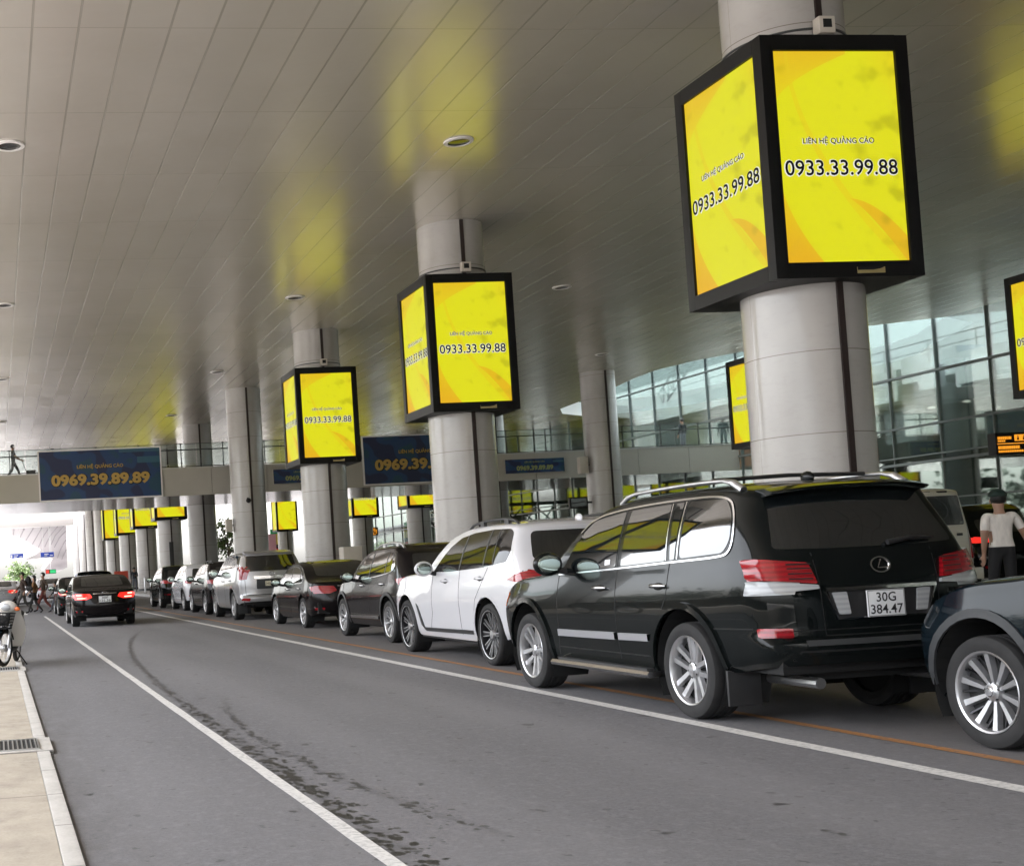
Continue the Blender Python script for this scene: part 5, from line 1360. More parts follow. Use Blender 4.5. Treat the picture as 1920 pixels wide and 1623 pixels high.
crossover('dark blue family car cut by the right edge, its front wheel showing', (6.83, 3.40), M['navy_paint'],
          S2=dict(dz=0.03, top=[(0, 1.44), (.10, 1.50), (.5, 1.60), (1.2, 1.645), (2.0, 1.63), (2.4, 1.56), (2.75, 1.41), (3.10, 1.17), (3.24, 1.09), (3.7, 1.045), (4.15, .965), (4.5, .76)],
                  belt=[(0, 1.14), (.8, 1.10), (2.3, 1.05), (3.0, 1.03), (3.2, 1.0), (4.5, .86)], arches=[(.95, .37, .435), (3.64, .37, .435)], rimr=.262, L=4.52, W=.915, clad='greyplastic'))
van('cream white van stopped on the second roadway beyond the parked cars', (17.37, 21.5))
crossover('black tall car with a lit tail lamp behind the man in the white shirt', (21.36, 24.0), M['black_paint'], lit=True, far=True, S2=dict(dz=.10,
          top=[(0, 1.68), (.10, 1.76), (.5, 1.85), (1.2, 1.89), (2.0, 1.87), (2.4, 1.78), (2.75, 1.50), (3.15, 1.20), (3.28, 1.12), (3.8, 1.06), (4.25, .95), (4.5, .76)], W=.95))
LANE = 'cars driving in the left lanes'
saloon('black saloon driving away with glowing red tail lights', (2.88, 34.05), M['black_paint2'], 'driving_car', True, LANE, ['30F', '125.36'])
saloon('dark saloon with a glowing tail light, just beyond the nearest driving saloon', (3.02, 45.0), M['black_paint'], 'driving_car', True, LANE, far=True)
saloon('white saloon with red tail lights at the left edge of the photo', (0.22, 66.0), M['white_paint'], 'driving_car', True, LANE, ['29A', '418.20'], far=True)
far = [((4.35, 56.0), 'black_paint', 'black tall car whose roof shows above the driving black saloon', 1), ((5.3, 66), 'grey_paint', 'dark grey tall car farther up the lane beside the red board', 1),
       ((3.1, 74.0), 'white_paint', 'white saloon far up the lane behind the walkers, nearest of the white ones', 0), ((4.6, 84), 'white_paint', 'white saloon far up the lane, half hidden by the dark saloon', 0),
       ((3.3, 98), 'silver_paint', 'silver saloon far off near the end of the canopy', 0), ((1.2, 108), 'white_paint', 'tiny white saloon far off past the canopy end', 0)]
for loc, pm_, lb, tall in far:
    if tall: o = crossover(lb, loc, M[pm_], far=True).root
    else: o = saloon(lb, loc, M[pm_], far=True).root
    o.name = 'driving_car'; o['group'] = LANE

# ------------------------------------------------------------------ far end: the next canopy, signs, trees
fc = empty('far_canopy', (0, 150, 0)); tag(fc, 'pale curved canopy with ribs and open cutouts past the end of the road', 'canopy')
T = Matrix.Translation((0, -150, 0))
b = MB(); b.box(-14, 9.4, 150, 151.5, 7.62, 9.07, T, bev=0.03); b.build('fascia_beam', M['white_beam'], fc)
def zf(y): return 7.65-5.25*((y-152)/148)
shell = [(1.68, 152.34), (1.77, 163.97), (2.46, 164.45), (4.01, 173.65), (5.58, 186.24), (6.62, 194.71), (6.84, 198.95), (6.49, 207.29), (4.96, 221.98), (1.95, 227.91), (1.98, 233.62), (6.44, 225.16), (8.2, 221.66), (9.92, 225.03), (9.94, 248.12), (9.82, 268.61), (10.72, 274.75), (13.91, 283.93), (14.79, 264.65), (8.61, 151.78)]
RIBS = [[(2.4, 153.63), (2.44, 163.49)], [(3.61, 153.57), (3.35, 169.03)], [(4.7, 153.43), (4.3, 173.87)], [(5.72, 153.24), (5.41, 182.52)], [(6.65, 152.18), (6.44, 166.24), (6.5, 190.71)], [(7.59, 151.96), (7.31, 168.81), (7.44, 190.2)], [(8.34, 151.61), (7.99, 168.3), (8.22, 185.9)], [(9.0, 160.51), (8.78, 172.9), (8.99, 192.72)], [(9.92, 178.0), (10.25, 200.45), (10.93, 224.26)], [(11.22, 201.26), (11.99, 230.6)]]
b = MB(); b.mat(M['far_shell'])
lo_ = [b.bm.verts.new((x, y-150, zf(y))) for x, y in shell]; f = b._f(lo_)
up = bmesh.ops.extrude_face_region(b.bm, geom=[f])
for g in up['geom']:
    if isinstance(g, bmesh.types.BMVert): g.co.z += 0.35
b.build('curved_lining', None, fc, 0)
b = MB()
for r in RIBS: b.tube([(x, y-150, zf(y)-0.04) for x, y in r], 0.07, 5)
b.build('rib_seam', M['rib'], fc)
for pts in (shell[5:10], shell[13:16]):
    b = MB(); b.tube([(x, y-150, zf(y)+0.1) for x, y in pts], 0.32, 8); b.build('edge_trim', M['white_beam'], fc)
def hang_sign(x0, x1, z0, z1, y, label, left_icon):
    o = empty('road_sign', ((x0+x1)/2, y, z0)); tag(o, label, 'road sign'); w, h = x1-x0, z1-z0
    b = MB(); b.box(-w/2, w/2, -0.06, 0.06, 0, h, bev=0.01); b.build('panel', M['blue_sign'], o)
    b = MB()
    if left_icon: b.box(-w*.47, -w*.33, -0.066, -0.061, h*.2, h*.8)
    b.box(-w*.22, w*.1, -0.066, -0.061, h*.55, h*.72); b.box(-w*.22, w*.0, -0.066, -0.061, h*.25, h*.38); b.box(w*.2, w*.42, -0.066, -0.061, h*.25, h*.42)
    b.build('sign_print', M['sign_white'], o)
    b = MB()
    for q in (-.3, .3): b.tube([(q*w, 0, h), (q*w, 0, 9.1-z0)], 0.025, 6)
    b.build('hanger', M['steel'], o)
hang_sign(1.75, 3.3, 3.99, 4.55, 150.2, 'blue hanging road sign at far left below the far canopy', True)
hang_sign(5.34, 6.9, 3.98, 4.55, 150.2, 'blue hanging road sign right of its twin, before the ribbed lining', False)
o = empty('lane_light', (6.44, 150.3, 2.0)); tag(o, 'small red and green lane light far off above the white cars', 'lane light')
b = MB(); b.box(-.62, .62, -.08, .08, 0, .5, bev=.01); b.build('case', M['frame'], o)
b = MB(); b.box(-.58, -.2, -.09, -.081, .06, .44); b.build('red_lamp', M['led_red'], o)
b = MB(); b.box(-.1, .58, -.09, -.081, .06, .44); b.build('green_lamp', M['led_green'], o)
b = MB(); b.tube([(0, 0, .5), (0, 0, 7.0)], .03, 6); b.build('hanger', M['steel'], o)

def tree(loc, h, cr, label, n=900, seed=1, leaf=0.16, group=None, rz=0.8):
    rr = random.Random(seed); o = empty('tree', loc); tag(o, label, 'tree', group)
    b = MB(); th = h-cr*1.1; b.tube([(0, 0, 0), (.05, 0, th*.5), (0, .05, th), (0.05, 0, h*.85)], [.11*cr/1.5, .085*cr/1.5, .06*cr/1.5, .02], 7)
    tips = []
    for k in range(8):
        a = k*2.4; e = Vector((math.cos(a)*cr*.7, math.sin(a)*cr*.7, h-cr*(.9-.12*k))); s_ = Vector((0, 0, th*(.75+.03*k)))
        b.tube([s_, (s_+e)/2+Vector((0, 0, .1)), e], [.045*cr/1.5, .03*cr/1.5, .012], 5); tips.append(e)
    b.build('trunk', M['bark'], o)
    bm = bmesh.new()
    cl = [Vector((rr.gauss(0, .5)*cr, rr.gauss(0, .5)*cr, h-cr+rr.gauss(0, .42)*cr*rz)) for _ in range(26)]+tips
    for _ in range(n):
        c = rr.choice(cl); p = c+Vector((rr.gauss(0, 1), rr.gauss(0, 1), rr.gauss(0, .8)))*cr*.17
        nrm = Vector((rr.gauss(0, 1), rr.gauss(0, 1), rr.gauss(.5, 1))).normalized(); t = nrm.orthogonal().normalized(); u = nrm.cross(t); s_ = leaf*rr.uniform(.6, 1.3)
        bm.faces.new([bm.verts.new(p+q) for q in (t*s_, u*s_*.5, -t*s_, -u*s_*.5)])
    me = bpy.data.meshes.new('crown'); bm.to_mesh(me); bm.free(); me.materials.append(M['leaf']); link('crown', me, o)
    return o
tree((4.0, 220, -0.03), 4.6, 2.1, 'bushy green tree standing in the light beyond the far canopy', 1500, 3, .22)
tree((24.5, 132, -0.03), 6.5, 2.4, 'leafy tree glimpsed between columns right of the sixth column', 900, 5, .24)
def treeline():
    rr = random.Random(11); bm = bmesh.new()
    for k in range(34):
        c0 = Vector((rr.uniform(-40, -31), -20+k*4.4+rr.uniform(-1.5, 1.5), 0)); h = rr.uniform(6, 10)
        for _ in range(210):
            p = c0+Vector((rr.gauss(0, 1.5), rr.gauss(0, 1.6), h*.62+rr.gauss(0, h*.17)))
            t = Vector((rr.gauss(0, 1), rr.gauss(0, 1), rr.gauss(0, 1))).normalized(); u = t.orthogonal().normalized(); s_ = rr.uniform(.3, .6)
            bm.faces.new([bm.verts.new(p+q) for q in (t*s_, u*s_*.6, -t*s_, -u*s_*.6)])
        for q in range(4):
            v = [bm.verts.new(c0+Vector((math.cos(q*PI/2+d)*.16, math.sin(q*PI/2+d)*.16, z))) for d, z in ((0, 0), (PI/2, 0), (PI/2, h*.6), (0, h*.6))]; bm.faces.new(v)
    me = bpy.data.meshes.new('treeline'); bm.to_mesh(me); bm.free(); me.materials.append(M['leaf_far'])
    tag(link('treeline', me), kind='stuff')
treeline()
o = empty('shop_sign', (28.75, 128, 1.75)); tag(o, 'colourful pink, yellow and red shop sign glimpsed between the fourth and third columns', 'sign')
for x0, x1, z0, z1, m in ((-1.3, 0.1, .9, 3.0, simple('pink print', (.8, .42, .5), .5)), (0.1, 1.3, 1.9, 3.0, simple('yellow print', (.8, .6, .1), .5)), (-.9, 1.2, 3.0, 3.5, simple('green print', (.05, .5, .2), .5)), (0.1, 1.3, .9, 1.5, simple('red print', (.7, .04, .05), .5)), (0.1, 1.3, 1.5, 1.9, M['frame'])):
    b = MB(); b.box(x0*.55, x1*.55, -.05, .05, z0, z1); b.build('panel', m, o)
b = MB(); b.box(-.6, -.5, -.04, .04, -1.6, .9); b.box(.5, .6, -.04, .04, -1.6, .9); b.build('leg', M['dark_steel'], o)
o = empty('amber_board', (28.2, 92, 3.3)); tag(o, 'small glowing amber board beside the terminal-row column under the bridge', 'sign')
b = MB(); b.box(-.36, .36, -.06, .06, 0, .62, bev=.01); b.build('case', M['frame'], o)
b = MB()
for i in range(5):
    for j in range(5):
        if (i*7+j*3) % 4: b.box(-.3+.12*i, -.22+.12*i, -.067, -.061, .05+.105*j, .12+.105*j)
b.build('lit_cells', M['led_amber'], o)
b = MB(); b.tube([(0, 0, .62), (0, 0, 6.0)], .03, 6); b.build('hanger', M['dark_steel'], o)
for i, (x, y) in enumerate(((9.35, 80.0), (9.62, 79.2), (10.15, 79.6))):
    o = empty('bollard', (x, y, .15)); tag(o, f'slim steel bollard by the seventh column, {ordn[i]} from the road', 'bollard', 'steel bollards by the seventh column')
    b = MB(); b.lathe([(.055, 0), (.055, .93), (.045, .96), (.001, .965)], 14); b.build('post', M['steel'], o)
    b = MB(); b.lathe([(.11, 0), (.11, .02), (.055, .03)], 14); b.build('base', M['dark_steel'], o)
o = empty('litter_bin', (10.9, 79.0, .15)); tag(o, 'black round-topped bin on legs beside the steel bollards', 'bin')
b = MB(); b.ellipsoid((0, 0, .86), .42, .30, .22, 3); b.box(-.40, .40, -.26, .26, .45, .86, bev=.04); b.build('body', M['under'], o)
for q in (-.33, .33):
    b = MB(); b.box(q-.03, q+.03, -.03, .03, 0, .5); b.build('leg', M['steel'], o)

# ------------------------------------------------------------------ people
def person(label, loc, facing, pose, top, legs, hair=True, h=1.68, cap=None, group=None, skirt=False, fingers=True, shoes=None, sleeves='short'):
    """local frame: faces +Y; one skinned body, clothing by region; hair or cap is a child"""
    k = h/1.70
    J = dict(pel=(0, 0, .93), waist=(0, 0, 1.06), chest=(0, .01, 1.26), neck=(0, -.005, 1.44), head0=(0, .01, 1.52), head1=(0, .015, 1.63),
             shL=(-.185, 0, 1.405), shR=(.185, 0, 1.405), elL=(-.235, -.02, 1.12), elR=(.235, -.02, 1.12), wrL=(-.25, .06, .88), wrR=(.25, .06, .88),
             hipL=(-.09, 0, .90), hipR=(.09, 0, .90), knL=(-.10, .02, .49), knR=(.10, .02, .49), anL=(-.11, -.02, .08), anR=(.11, -.02, .08), toL=(-.12, .16, .035), toR=(.12, .16, .035))
    J.update({a: c for a, c in pose.items() if a != 'turn'})
    V = {n: Vector(p) for n, p in J.items()}
    names = list(V); rad = dict(pel=.150, waist=.142, chest=.162, neck=.055, head0=.070, head1=.095, shL=.070, shR=.070, elL=.050, elR=.050, wrL=.027, wrR=.027,
                                hipL=.096, hipR=.096, knL=.070, knR=.070, anL=.040, anR=.040, toL=.036, toR=.036)
    E_ = [('pel', 'waist'), ('waist', 'chest'), ('chest', 'neck'), ('neck', 'head0'), ('head0', 'head1'), ('chest', 'shL'), ('chest', 'shR'), ('shL', 'elL'), ('shR', 'elR'), ('elL', 'wrL'), ('elR', 'wrR'),
          ('pel', 'hipL'), ('pel', 'hipR'), ('hipL', 'knL'), ('hipR', 'knR'), ('knL', 'anL'), ('knR', 'anR'), ('anL', 'toL'), ('anR', 'toR')]
    for sd, q in (('L', -1), ('R', 1)):
        d = (V['wr'+sd]-V['el'+sd]).normalized(); side = Vector((0, 1, 0)); side = (side-d*side.dot(d)).normalized()
        pm_ = 'pa'+sd; V[pm_] = V['wr'+sd]+d*.075; rad[pm_] = .032; E_.append(('wr'+sd, pm_))
        inn = d.cross(side)*q
        if fingers:
            for i, (o_, ln) in enumerate(((-.030, .070), (-.010, .082), (.011, .078), (.030, .060))):
                a, c = f'f{sd}{i}a', f'f{sd}{i}b'
                V[a] = V[pm_]+d*(.035+ln*.35)+side*o_; V[c] = V[a]+d*ln*.5+inn*.02; rad[a] = .0095; rad[c] = .0075; E_ += [(pm_, a), (a, c)]
            a, c = f't{sd}a', f't{sd}b'
            V[a] = V[pm_]-d*.015+side*.045+inn*.01; V[c] = V[a]+d*.04+side*.012+inn*.012; rad[a] = .011; rad[c] = .009; E_ += [(pm_, a), (a, c)]
    names = list(V); idx = {n: i for i, n in enumerate(names)}
    me = bpy.data.meshes.new('p'); me.from_pydata([V[n]*k for n in names], [(idx[a], idx[c]) for a, c in E_], []); me.update()
    o = bpy.data.objects.new('p', me); COL.objects.link(o)
    sk = o.modifiers.new('s', 'SKIN'); sk.use_smooth_shade = True
    lay = me.skin_vertices[0].data
    for n in names:
        r = rad[n]*k; lay[idx[n]].radius = (r, r*(.74 if n in ('pel', 'waist', 'chest') else 1)); lay[idx[n]].use_root = n == 'pel'
    sb = o.modifiers.new('b', 'SUBSURF'); sb.levels = 2; sb.render_levels = 2
    dg = bpy.context.evaluated_depsgraph_get(); body = bpy.data.meshes.new_from_object(o.evaluated_get(dg)); bpy.data.objects.remove(o)
    cuts = [((0, 0, V['pel'].z*k+.03), (0, 0, 1)), (tuple((V['neck'].lerp(V['chest'], .15))*k), (0, 0, 1))]
    if sleeves == 'short': cuts += [(tuple(V['sh'+q].lerp(V['el'+q], .74)*k), tuple(V['el'+q]-V['sh'+q])) for q in 'LR']
    bm = bmesh.new(); bm.from_mesh(body)
    for co_, no_ in cuts: bmesh.ops.bisect_plane(bm, geom=bm.verts[:]+bm.edges[:]+bm.faces[:], plane_co=co_, plane_no=no_)
    bm.to_mesh(body); bm.free(); nz = (V['neck'].lerp(V['chest'], .15)*k).z
    body.name = 'person'; body.materials.clear()
    for m in (M['skin'], top, legs, shoes or M['under']): body.materials.append(m)
    segs = []
    for a, c in E_:
        def reg(n): return 0 if n[0] in 'ft' and n not in ('toL', 'toR') or n in ('head0', 'head1', 'paL', 'paR') else 3 if n in ('toL', 'toR') else 2 if n[:2] in ('pe', 'hi', 'kn', 'an') else 1
        segs.append((V[a]*k, V[c]*k, a, c))
    hem = (V['pel']*k).z+.03
    for f in body.polygons:
        c = f.center; best = None
        for A, B, a, b2 in segs:
            ab = B-A; t = max(0, min(1, (c-A).dot(ab)/max(ab.length_squared, 1e-9))); d = (c-A-ab*t).length-rad[a]*k*.5
            if best is None or d < best[0]: best = (d, a, b2, t)
        _, a, b2, t = best
        if b2 in ('toL', 'toR') or (a[:2] == 'kn' and t > .93): m = 3
        elif a[:2] in ('hi', 'kn') or b2[:2] == 'hi': m = 1 if c.z > hem else 2
        elif a in ('pel', 'waist') or b2 == 'waist': m = 1 if c.z > hem else 2
        elif a[:2] == 'el': m = 0 if sleeves == 'short' else (1 if t < .9 else 0)
        elif a[:2] == 'sh': m = 1 if sleeves != 'short' or t < .74 else 0
        elif b2 in ('neck', 'shL', 'shR', 'chest'): m = 1 if c.z < nz or b2 != 'neck' else 0
        else: m = 0
        f.material_index = m
        f.use_smooth = True
    ob = link('person', body, None, loc, (0, 0, facing)); tag(ob, label, 'person', group)
    hc = V['head1']*k; hd = (V['head1']-V['head0']).normalized(); R_ = Matrix.Rotation(pose.get('turn', (0, 0, 0))[2] if 'turn' in pose else 0, 4, 'Z')
    b = MB(); b.mat(M['skin'])
    b.ellipsoid(hc+R_ @ Vector((0, .098, -.035))*k, .014, .018, .022, 1)
    for q in (-1, 1): b.ellipsoid(hc+R_ @ Vector((q*.088, -.005, -.03))*k, .012, .022, .032, 1)
    b.mat(M['hair'])
    for q in (-1, 1): b.ellipsoid(hc+R_ @ Vector((q*.033, .084, -.012))*k, .013, .008, .006, 1)
    b.mat(simple('lips', (.28, .09, .08), .5)); b.ellipsoid(hc+R_ @ Vector((0, .085, -.068))*k, .022, .008, .006, 1)
    b.build('face', None, ob, 60)
    if hair:
        b = MB(); b.ellipsoid(hc+Vector((0, -.012, .018))*k, .104*k, .112*k, .108*k, 3)
        dead = [v for v in b.bm.verts if (v.co-hc).y > .02 and (v.co-hc).z < .035]
        bmesh.ops.delete(b.bm, geom=dead, context='VERTS')
        if hair == 'long': b.ellipsoid(hc+Vector((0, -.055, -.09))*k, .09*k, .055*k, .15*k, 2)
        b.build('hair', M['hair'], ob, 60)
    if cap:
        b = MB(); b.mat(cap); b.ellipsoid(hc+Vector((0, -.005, .035))*k, .112, .122, .105, 3)
        for v in b.bm.verts:
            if v.co.z < (hc.z+.03*k): v.co.z = hc.z+.03*k
        pk = R_ @ Vector((0, .15, .0)); b.ellipsoid(hc+pk*k+Vector((0, 0, .038)), .085, .075, .012, 2, R_)
        b.build('cap', None, ob, 60)
    return ob
walkA = dict(hipL=(-.09, 0, .90), knL=(-.09, .22, .52), anL=(-.09, .33, .10), toL=(-.09, .50, .06), knR=(.09, -.08, .48), anR=(.09, -.38, .14), toR=(.09, -.26, .04), elL=(-.23, -.16, 1.14), wrL=(-.23, -.06, .92), elR=(.23, .10, 1.13), wrR=(.22, .28, .98))
walkB = dict(knR=(.09, .18, .51), anR=(.09, .30, .09), toR=(.09, .46, .05), knL=(-.09, -.05, .48), anL=(-.09, -.34, .13), toL=(-.09, -.22, .04), elR=(.23, -.14, 1.13), wrR=(.22, -.06, .90), elL=(-.23, .08, 1.13), wrL=(-.22, .24, .96))
C = {n: cloth(n, c) for n, c in {'white shirt cloth': (.82, .77, .72), 'black trousers': (.015, .015, .017), 'dark brown jacket': (.05, .03, .022), 'grey trousers cloth': (.07, .065, .06), 'ochre jacket': (.16, .075, .025),
     'dark trousers cloth': (.02, .018, .017), 'olive brown coat': (.085, .058, .04), 'brick trousers': (.20, .055, .045), 'black top': (.015, .014, .016), 'blue grey jeans': (.12, .125, .15), 'purple top': (.10, .09, .32), 'dark green cap': (.012, .03, .024), 'black bag cloth': (.012, .011, .011), 'navy top': (.02, .022, .03)}.items()}
person('man in a white short-sleeved shirt and dark cap walking away at the right', (13.55, 15.55, .15), R(-14),
       dict(turn=(0, 0, -.7), elR=(.30, -.01, 1.14), wrR=(.40, .05, .93), elL=(-.225, -.02, 1.12), wrL=(-.215, .05, .87), knL=(-.09, .10, .50), anL=(-.09, .10, .09), toL=(-.10, .26, .05), anR=(.10, -.14, .10), toR=(.11, .02, .04)),
       C['white shirt cloth'], C['black trousers'], True, 1.66, C['dark green cap'])
W1 = 'people crossing the road ahead of the cars'
person('walker with a big black backpack, leading the crossing group', (1.06, 52.2, 0.004), R(92), walkA, C['dark brown jacket'], C['grey trousers cloth'], True, 1.66, group=W1, sleeves='long')
person('walker in an ochre jacket and black trousers, just behind the backpack carrier', (1.50, 51.2, 0.004), R(86), walkB, C['ochre jacket'], C['dark trousers cloth'], 'long', 1.50, group=W1, sleeves='long')
person('walker in brick-red trousers and olive coat crossing the road', (1.92, 52.7, 0.004), R(95), walkA, C['olive brown coat'], C['brick trousers'], True, 1.60, group=W1, sleeves='long')
person('child in a black top and grey jeans by the dark saloon', (2.34, 51.4, 0.004), R(80), walkB, C['black top'], C['blue grey jeans'], True, 1.22, group=W1, sleeves='long')
person('person in dark clothes standing against the seventh column', (9.35, 86.0, .15), R(175), dict(elL=(-.23, .05, 1.12), wrL=(-.12, .22, 1.15)), C['navy top'], C['blue grey jeans'], True, 1.66, sleeves='long')
person('man in a dark shirt pushing a box along the footbridge', (1.05, 59.4, 6.06), R(-88), dict(walkA, elL=(-.22, .10, 1.13), wrL=(-.18, .34, 1.0), elR=(.22, .12, 1.12), wrR=(.18, .36, .98)), C['black top'], C['dark trousers cloth'], True, 1.62)
person('dark figure on the footbridge by the glass facade', (34.9, 60.0, 6.06), R(20), {}, C['navy top'], C['blue grey jeans'], True, 1.66, sleeves='long')
person('person in a purple top behind the facade glass', (38.0, 46.5, 4.35), R(60), {}, C['purple top'], C['dark trousers cloth'], True, 1.70, sleeves='long')
o = empty('backpack', (1.06+.235, 52.2, 1.00)); tag(o, 'big black backpack on the leading walker', 'backpack')
b = MB(); b.ellipsoid((0, 0, .24), .15, .19, .29, 3); b.build('sack', C['black bag cloth'], o)
b = MB(); b.ellipsoid((.10, 0, .14), .09, .14, .15, 2); b.build('pocket', C['black bag cloth'], o)
o = empty('handbag', (1.42, 51.0, .55)); tag(o, 'dark bag hanging from the hand of the walker in ochre', 'bag')
b = MB(); b.box(-.05, .05, -.14, .14, 0, .24, bev=.03); b.build('body', C['black bag cloth'], o)
b = MB(); b.tube([(0, -.09, .23), (0, -.05, .40), (0, .05, .40), (0, .09, .23)], .01, 6); b.build('strap', C['black bag cloth'], o)
o = empty('trolley', (1.85, 59.4, 6.06)); tag(o, 'grey box trolley pushed by the man on the footbridge', 'trolley')
b = MB(); b.box(-.22, .22, -.2, .2, .12, .42, bev=.02); b.build('box', M['greyplastic'], o)
for q in (-.15, .15):
    b = MB(); b.lathe([(.06, -.18), (.06, .18)], 12, 'Y', Matrix.Translation((q, 0, .06))); b.build('wheel', M['rubber'], o)
b = MB(); b.tube([(-.22, 0, .4), (-.42, 0, .98)], .015, 6); b.build('handle', M['dark_steel'], o)

# ------------------------------------------------------------------ parked motorbike at the left edge
mk = empty('motorbike', (.075, 19.95, .024), R(158)); tag(mk, 'white step-through motorbike with a dark front basket parked on the pavement', 'motorbike')
mk.rotation_euler = (0, R(-4), R(171))
M['bike_white'] = paint('white motorbike plastic', (.62, .60, .56), .3, dust=.03)
def bike_wheel(y, nm='wheel'):
    b = MB(); b.lathe([(.235, -.028), (.262, -.036), (.285, -.022), (.291, 0), (.285, .022), (.262, .036), (.235, .028)], 44, 'X'); w = b.build(nm, M['rubber'], mk, 40, (0, y, .291))
    b = MB(); b.mat(M['rim_silver']); b.lathe([(.238, -.024), (.222, -.02), (.222, .02), (.238, .024)], 44, 'X')
    b.lathe([(.055, -.045), (.06, -.03), (.06, .03), (.055, .045), (.001, .046)], 20, 'X'); b.lathe([(.055, -.045), (.001, -.046)], 20, 'X')
    for k in range(24):
        a = 2*PI*k/24; q = .035*(-1 if k % 2 else 1); b.tube([(q, .05*math.cos(a+.3), .05*math.sin(a+.3)), (0, .226*math.cos(a), .226*math.sin(a))], .0022, 4)
    b.build('rim', None, w, 40)
bike_wheel(0.0); bike_wheel(-1.21)
for q in (-1, 1):
    b = MB(); b.tube([(q*.07, 0, .29), (q*.07, -.05, .46), (q*.06, -.11, .66)], [.02, .022, .026], 10); b.build('fork_leg', M['rim_silver'], mk)
b = MB(); n_ = 14
for w_, r_ in ((.05, .325),):
    rows = []
    for i in range(n_+1):
        a = R(20)+R(140)*i/n_; rows.append([b.bm.verts.new((x, r_*f_*math.cos(a), .291+r_*f_*math.sin(a))) for x, f_ in ((-w_, .95), (-w_*.7, 1.02), (0, 1.05), (w_*.7, 1.02), (w_, .95))])
    for a, c in zip(rows, rows[1:]):
        for k in range(4): b._f([a[k], a[k+1], c[k+1], c[k]])
b.build('front_mudguard', M['navy_paint'], mk, 60)
b = MB(); rows = []
for i in range(10):                            # leg shield: wide bowed apron either side of the steering column
    t = i/9; z = .30+.58*t; w_ = .19+.07*math.sin(PI*min(1, t*1.1)); y0 = -.33+.17*t
    rows.append([b.bm.verts.new((w_*s_, y0-.10*abs(s_)**1.6, z)) for s_ in (-1, -.75, -.45, -.2, 0, .2, .45, .75, 1)])
for a, c in zip(rows, rows[1:]):
    for k in range(8): b._f([a[k], a[k+1], c[k+1], c[k]])
r_ = bmesh.ops.solidify(b.bm, geom=b.bm.faces[:], thickness=.012)
b.build('leg_shield', M['bike_white'], mk, 50)
b = MB(); b.mat(M['under']); b.tube([(0, -.12, .66), (0, -.17, .95)], .035, 10); b.tube([(-.33, -.30, 1.00), (-.24, -.24, .985), (0, -.18, .965), (.24, -.24, .985), (.33, -.30, 1.00)], .014, 8)
for q in (-1, 1): b.tube([(q*.25, -.245, .985), (q*.35, -.315, 1.002)], .02, 8); b.tube([(q*.25, -.19, .98), (q*.36, -.25, .985)], .006, 6)
b.build('handlebar', None, mk)
b = MB(); b.mat(M['bike_white']); b.ellipsoid((0, -.13, .93), .15, .11, .10, 3); cw = b.build('headlight_cowl', None, mk, 60)
b = MB(); b.ellipsoid((0, -.045, .925), .085, .04, .06, 3); b.build('headlight', M['lamp_clear'], cw, 60)
for q in (-1, 1):
    b = MB(); b.ellipsoid((q*.17, -.10, .90), .05, .035, .035, 2); b.build('turn_signal', M['lamp_amber'], mk, 60)
    b = MB(); b.tube([(q*.22, -.24, .99), (q*.27, -.22, 1.12), (q*.30, -.20, 1.18)], .006, 6); b.mat(M['under']); b.ellipsoid((q*.32, -.20, 1.22), .065, .02, .045, 2); b.build('mirror', None, mk, 50)
b = MB(); b.mat(M['under'])                      # basket
rows = []
for i in range(6):
    t = i/5; z = .60+.24*t; w_, d_ = .13+.045*t, .10+.035*t; rows.append([(s_[0]*w_, .115+s_[1]*d_, z) for s_ in ((-1, -1), (1, -1), (1, 1), (-1, 1))])
for r_ in rows: b.tube(r_+[r_[0]], .006, 5, cap=False)
for e in range(4):
    for j in range(8):
        t = j/8; b.tube([tuple(Vector(rows[0][e]).lerp(Vector(rows[0][(e+1) % 4]), t)), tuple(Vector(rows[5][e]).lerp(Vector(rows[5][(e+1) % 4]), t))], .004, 4)
b.box(-.13, .13, .015, .215, .60, .61)
b.build('basket', None, mk, 40)
b = MB(); b.ellipsoid((0, .11, .72), .14, .11, .09, 2); b.build('basket_cover', M['plastic'], mk, 50)
b = MB(); rows = []
for i in range(12):                            # body behind the step-through
    t = i/11; y = -.38-1.05*t; zt = .42+.34*sstep(t/.32)+.04*t; zb_ = .30+.16*sstep((t-.35)/.5); w_ = .10+.05*math.sin(PI*min(1, t*1.2))
    rows.append([b.bm.verts.new(q) for q in ((-w_*.6, y, zb_), (-w_, y, (zt+zb_)/2), (-w_*.8, y, zt), (w_*.8, y, zt), (w_, y, (zt+zb_)/2), (w_*.6, y, zb_))])
for a, c in zip(rows, rows[1:]):
    for k in range(6): b._f([a[k], a[(k+1) % 6], c[(k+1) % 6], c[k]])
b._f(rows[0]); b._f(list(reversed(rows[-1]))); b.build('side_fairing', M['bike_white'], mk, 50)
b = MB(); b.ellipsoid((0, -1.02, .80), .135, .40, .065, 3); b.build('seat', M['under'], mk, 60)
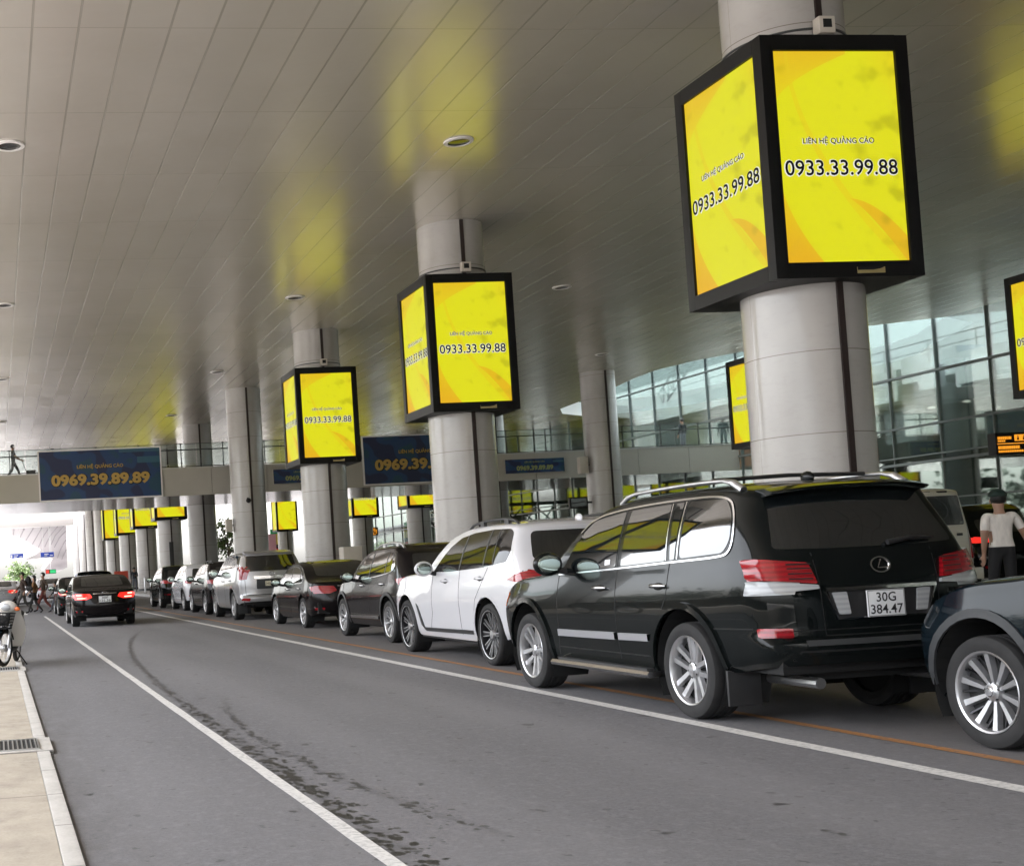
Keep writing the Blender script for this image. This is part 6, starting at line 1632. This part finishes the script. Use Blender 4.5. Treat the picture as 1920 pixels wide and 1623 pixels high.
b = MB(); b.mat(M['greyplastic']); b.ellipsoid((0, -.58, .30), .12, .17, .11, 2); b.lathe([(.05, -.12), (.05, .12)], 14, 'Y', Matrix.Translation((0, -.42, .30))); b.build('engine', None, mk, 50)
b = MB(); b.tube([(.08, -.55, .24), (.12, -.9, .22), (.13, -1.35, .32)], [.02, .03, .045], 10); b.build('exhaust', M['chrome'], mk)
b = MB(); b.tube([(-.09, -.62, .22), (-.26, -.58, .0)], .012, 6); b.build('side_stand', M['under'], mk)
b = MB(); b.ellipsoid((0, -1.46, .72), .07, .04, .05, 2); b.build('tail_light', M['lamp_red'], mk, 60)
b = MB(); b.box(-.07, .07, -1.52, -1.42, .36, .66, bev=.01); b.build('rear_mudguard', M['under'], mk)

_c = Vector((0, -.12, 0)); _a = R(-15)
for ch in mk.children:                         # the bars are turned a little to one side
    if ch.name.split('.')[0] in ('fork_leg', 'front_mudguard', 'handlebar', 'headlight_cowl', 'mirror', 'turn_signal', 'basket', 'basket_cover') or (ch.name.startswith('wheel') and abs(ch.location.y) < .01):
        ch.location = Matrix.Rotation(_a, 3, 'Z') @ (ch.location-_c)+_c; ch.rotation_euler = (0, 0, _a)

def added_hedge():  # unseen leafy row, added to keep bright ground out of the car reflections
    rr = random.Random(5); bm = bmesh.new()
    for k in range(5200):
        y = rr.uniform(-6, 118); a = rr.uniform(0, 2*PI); r = rr.uniform(.2, .55)
        p = Vector((-4.9+math.cos(a)*r*.8, y, .62+math.sin(a)*r*1.05+.12*math.sin(y*1.7)))
        t = Vector((rr.gauss(0, 1), rr.gauss(0, 1), rr.gauss(0, 1))).normalized(); u = t.orthogonal().normalized(); q = rr.uniform(.12, .22)
        bm.faces.new([bm.verts.new(p+e) for e in (t*q, u*q*.6, -t*q, -u*q*.6)])
    me = bpy.data.meshes.new('added_hedge'); bm.to_mesh(me); bm.free(); me.materials.append(M['leaf_far'])
    o = link('added_hedge', me); tag(o, 'leafy row added unseen on the open side to darken reflections in the cars', 'added_hedge')
    b = MB(); b.box(-5.25, -4.55, -6, 118, 0, .95); b.build('added_core', M['bark'], o)
added_hedge()
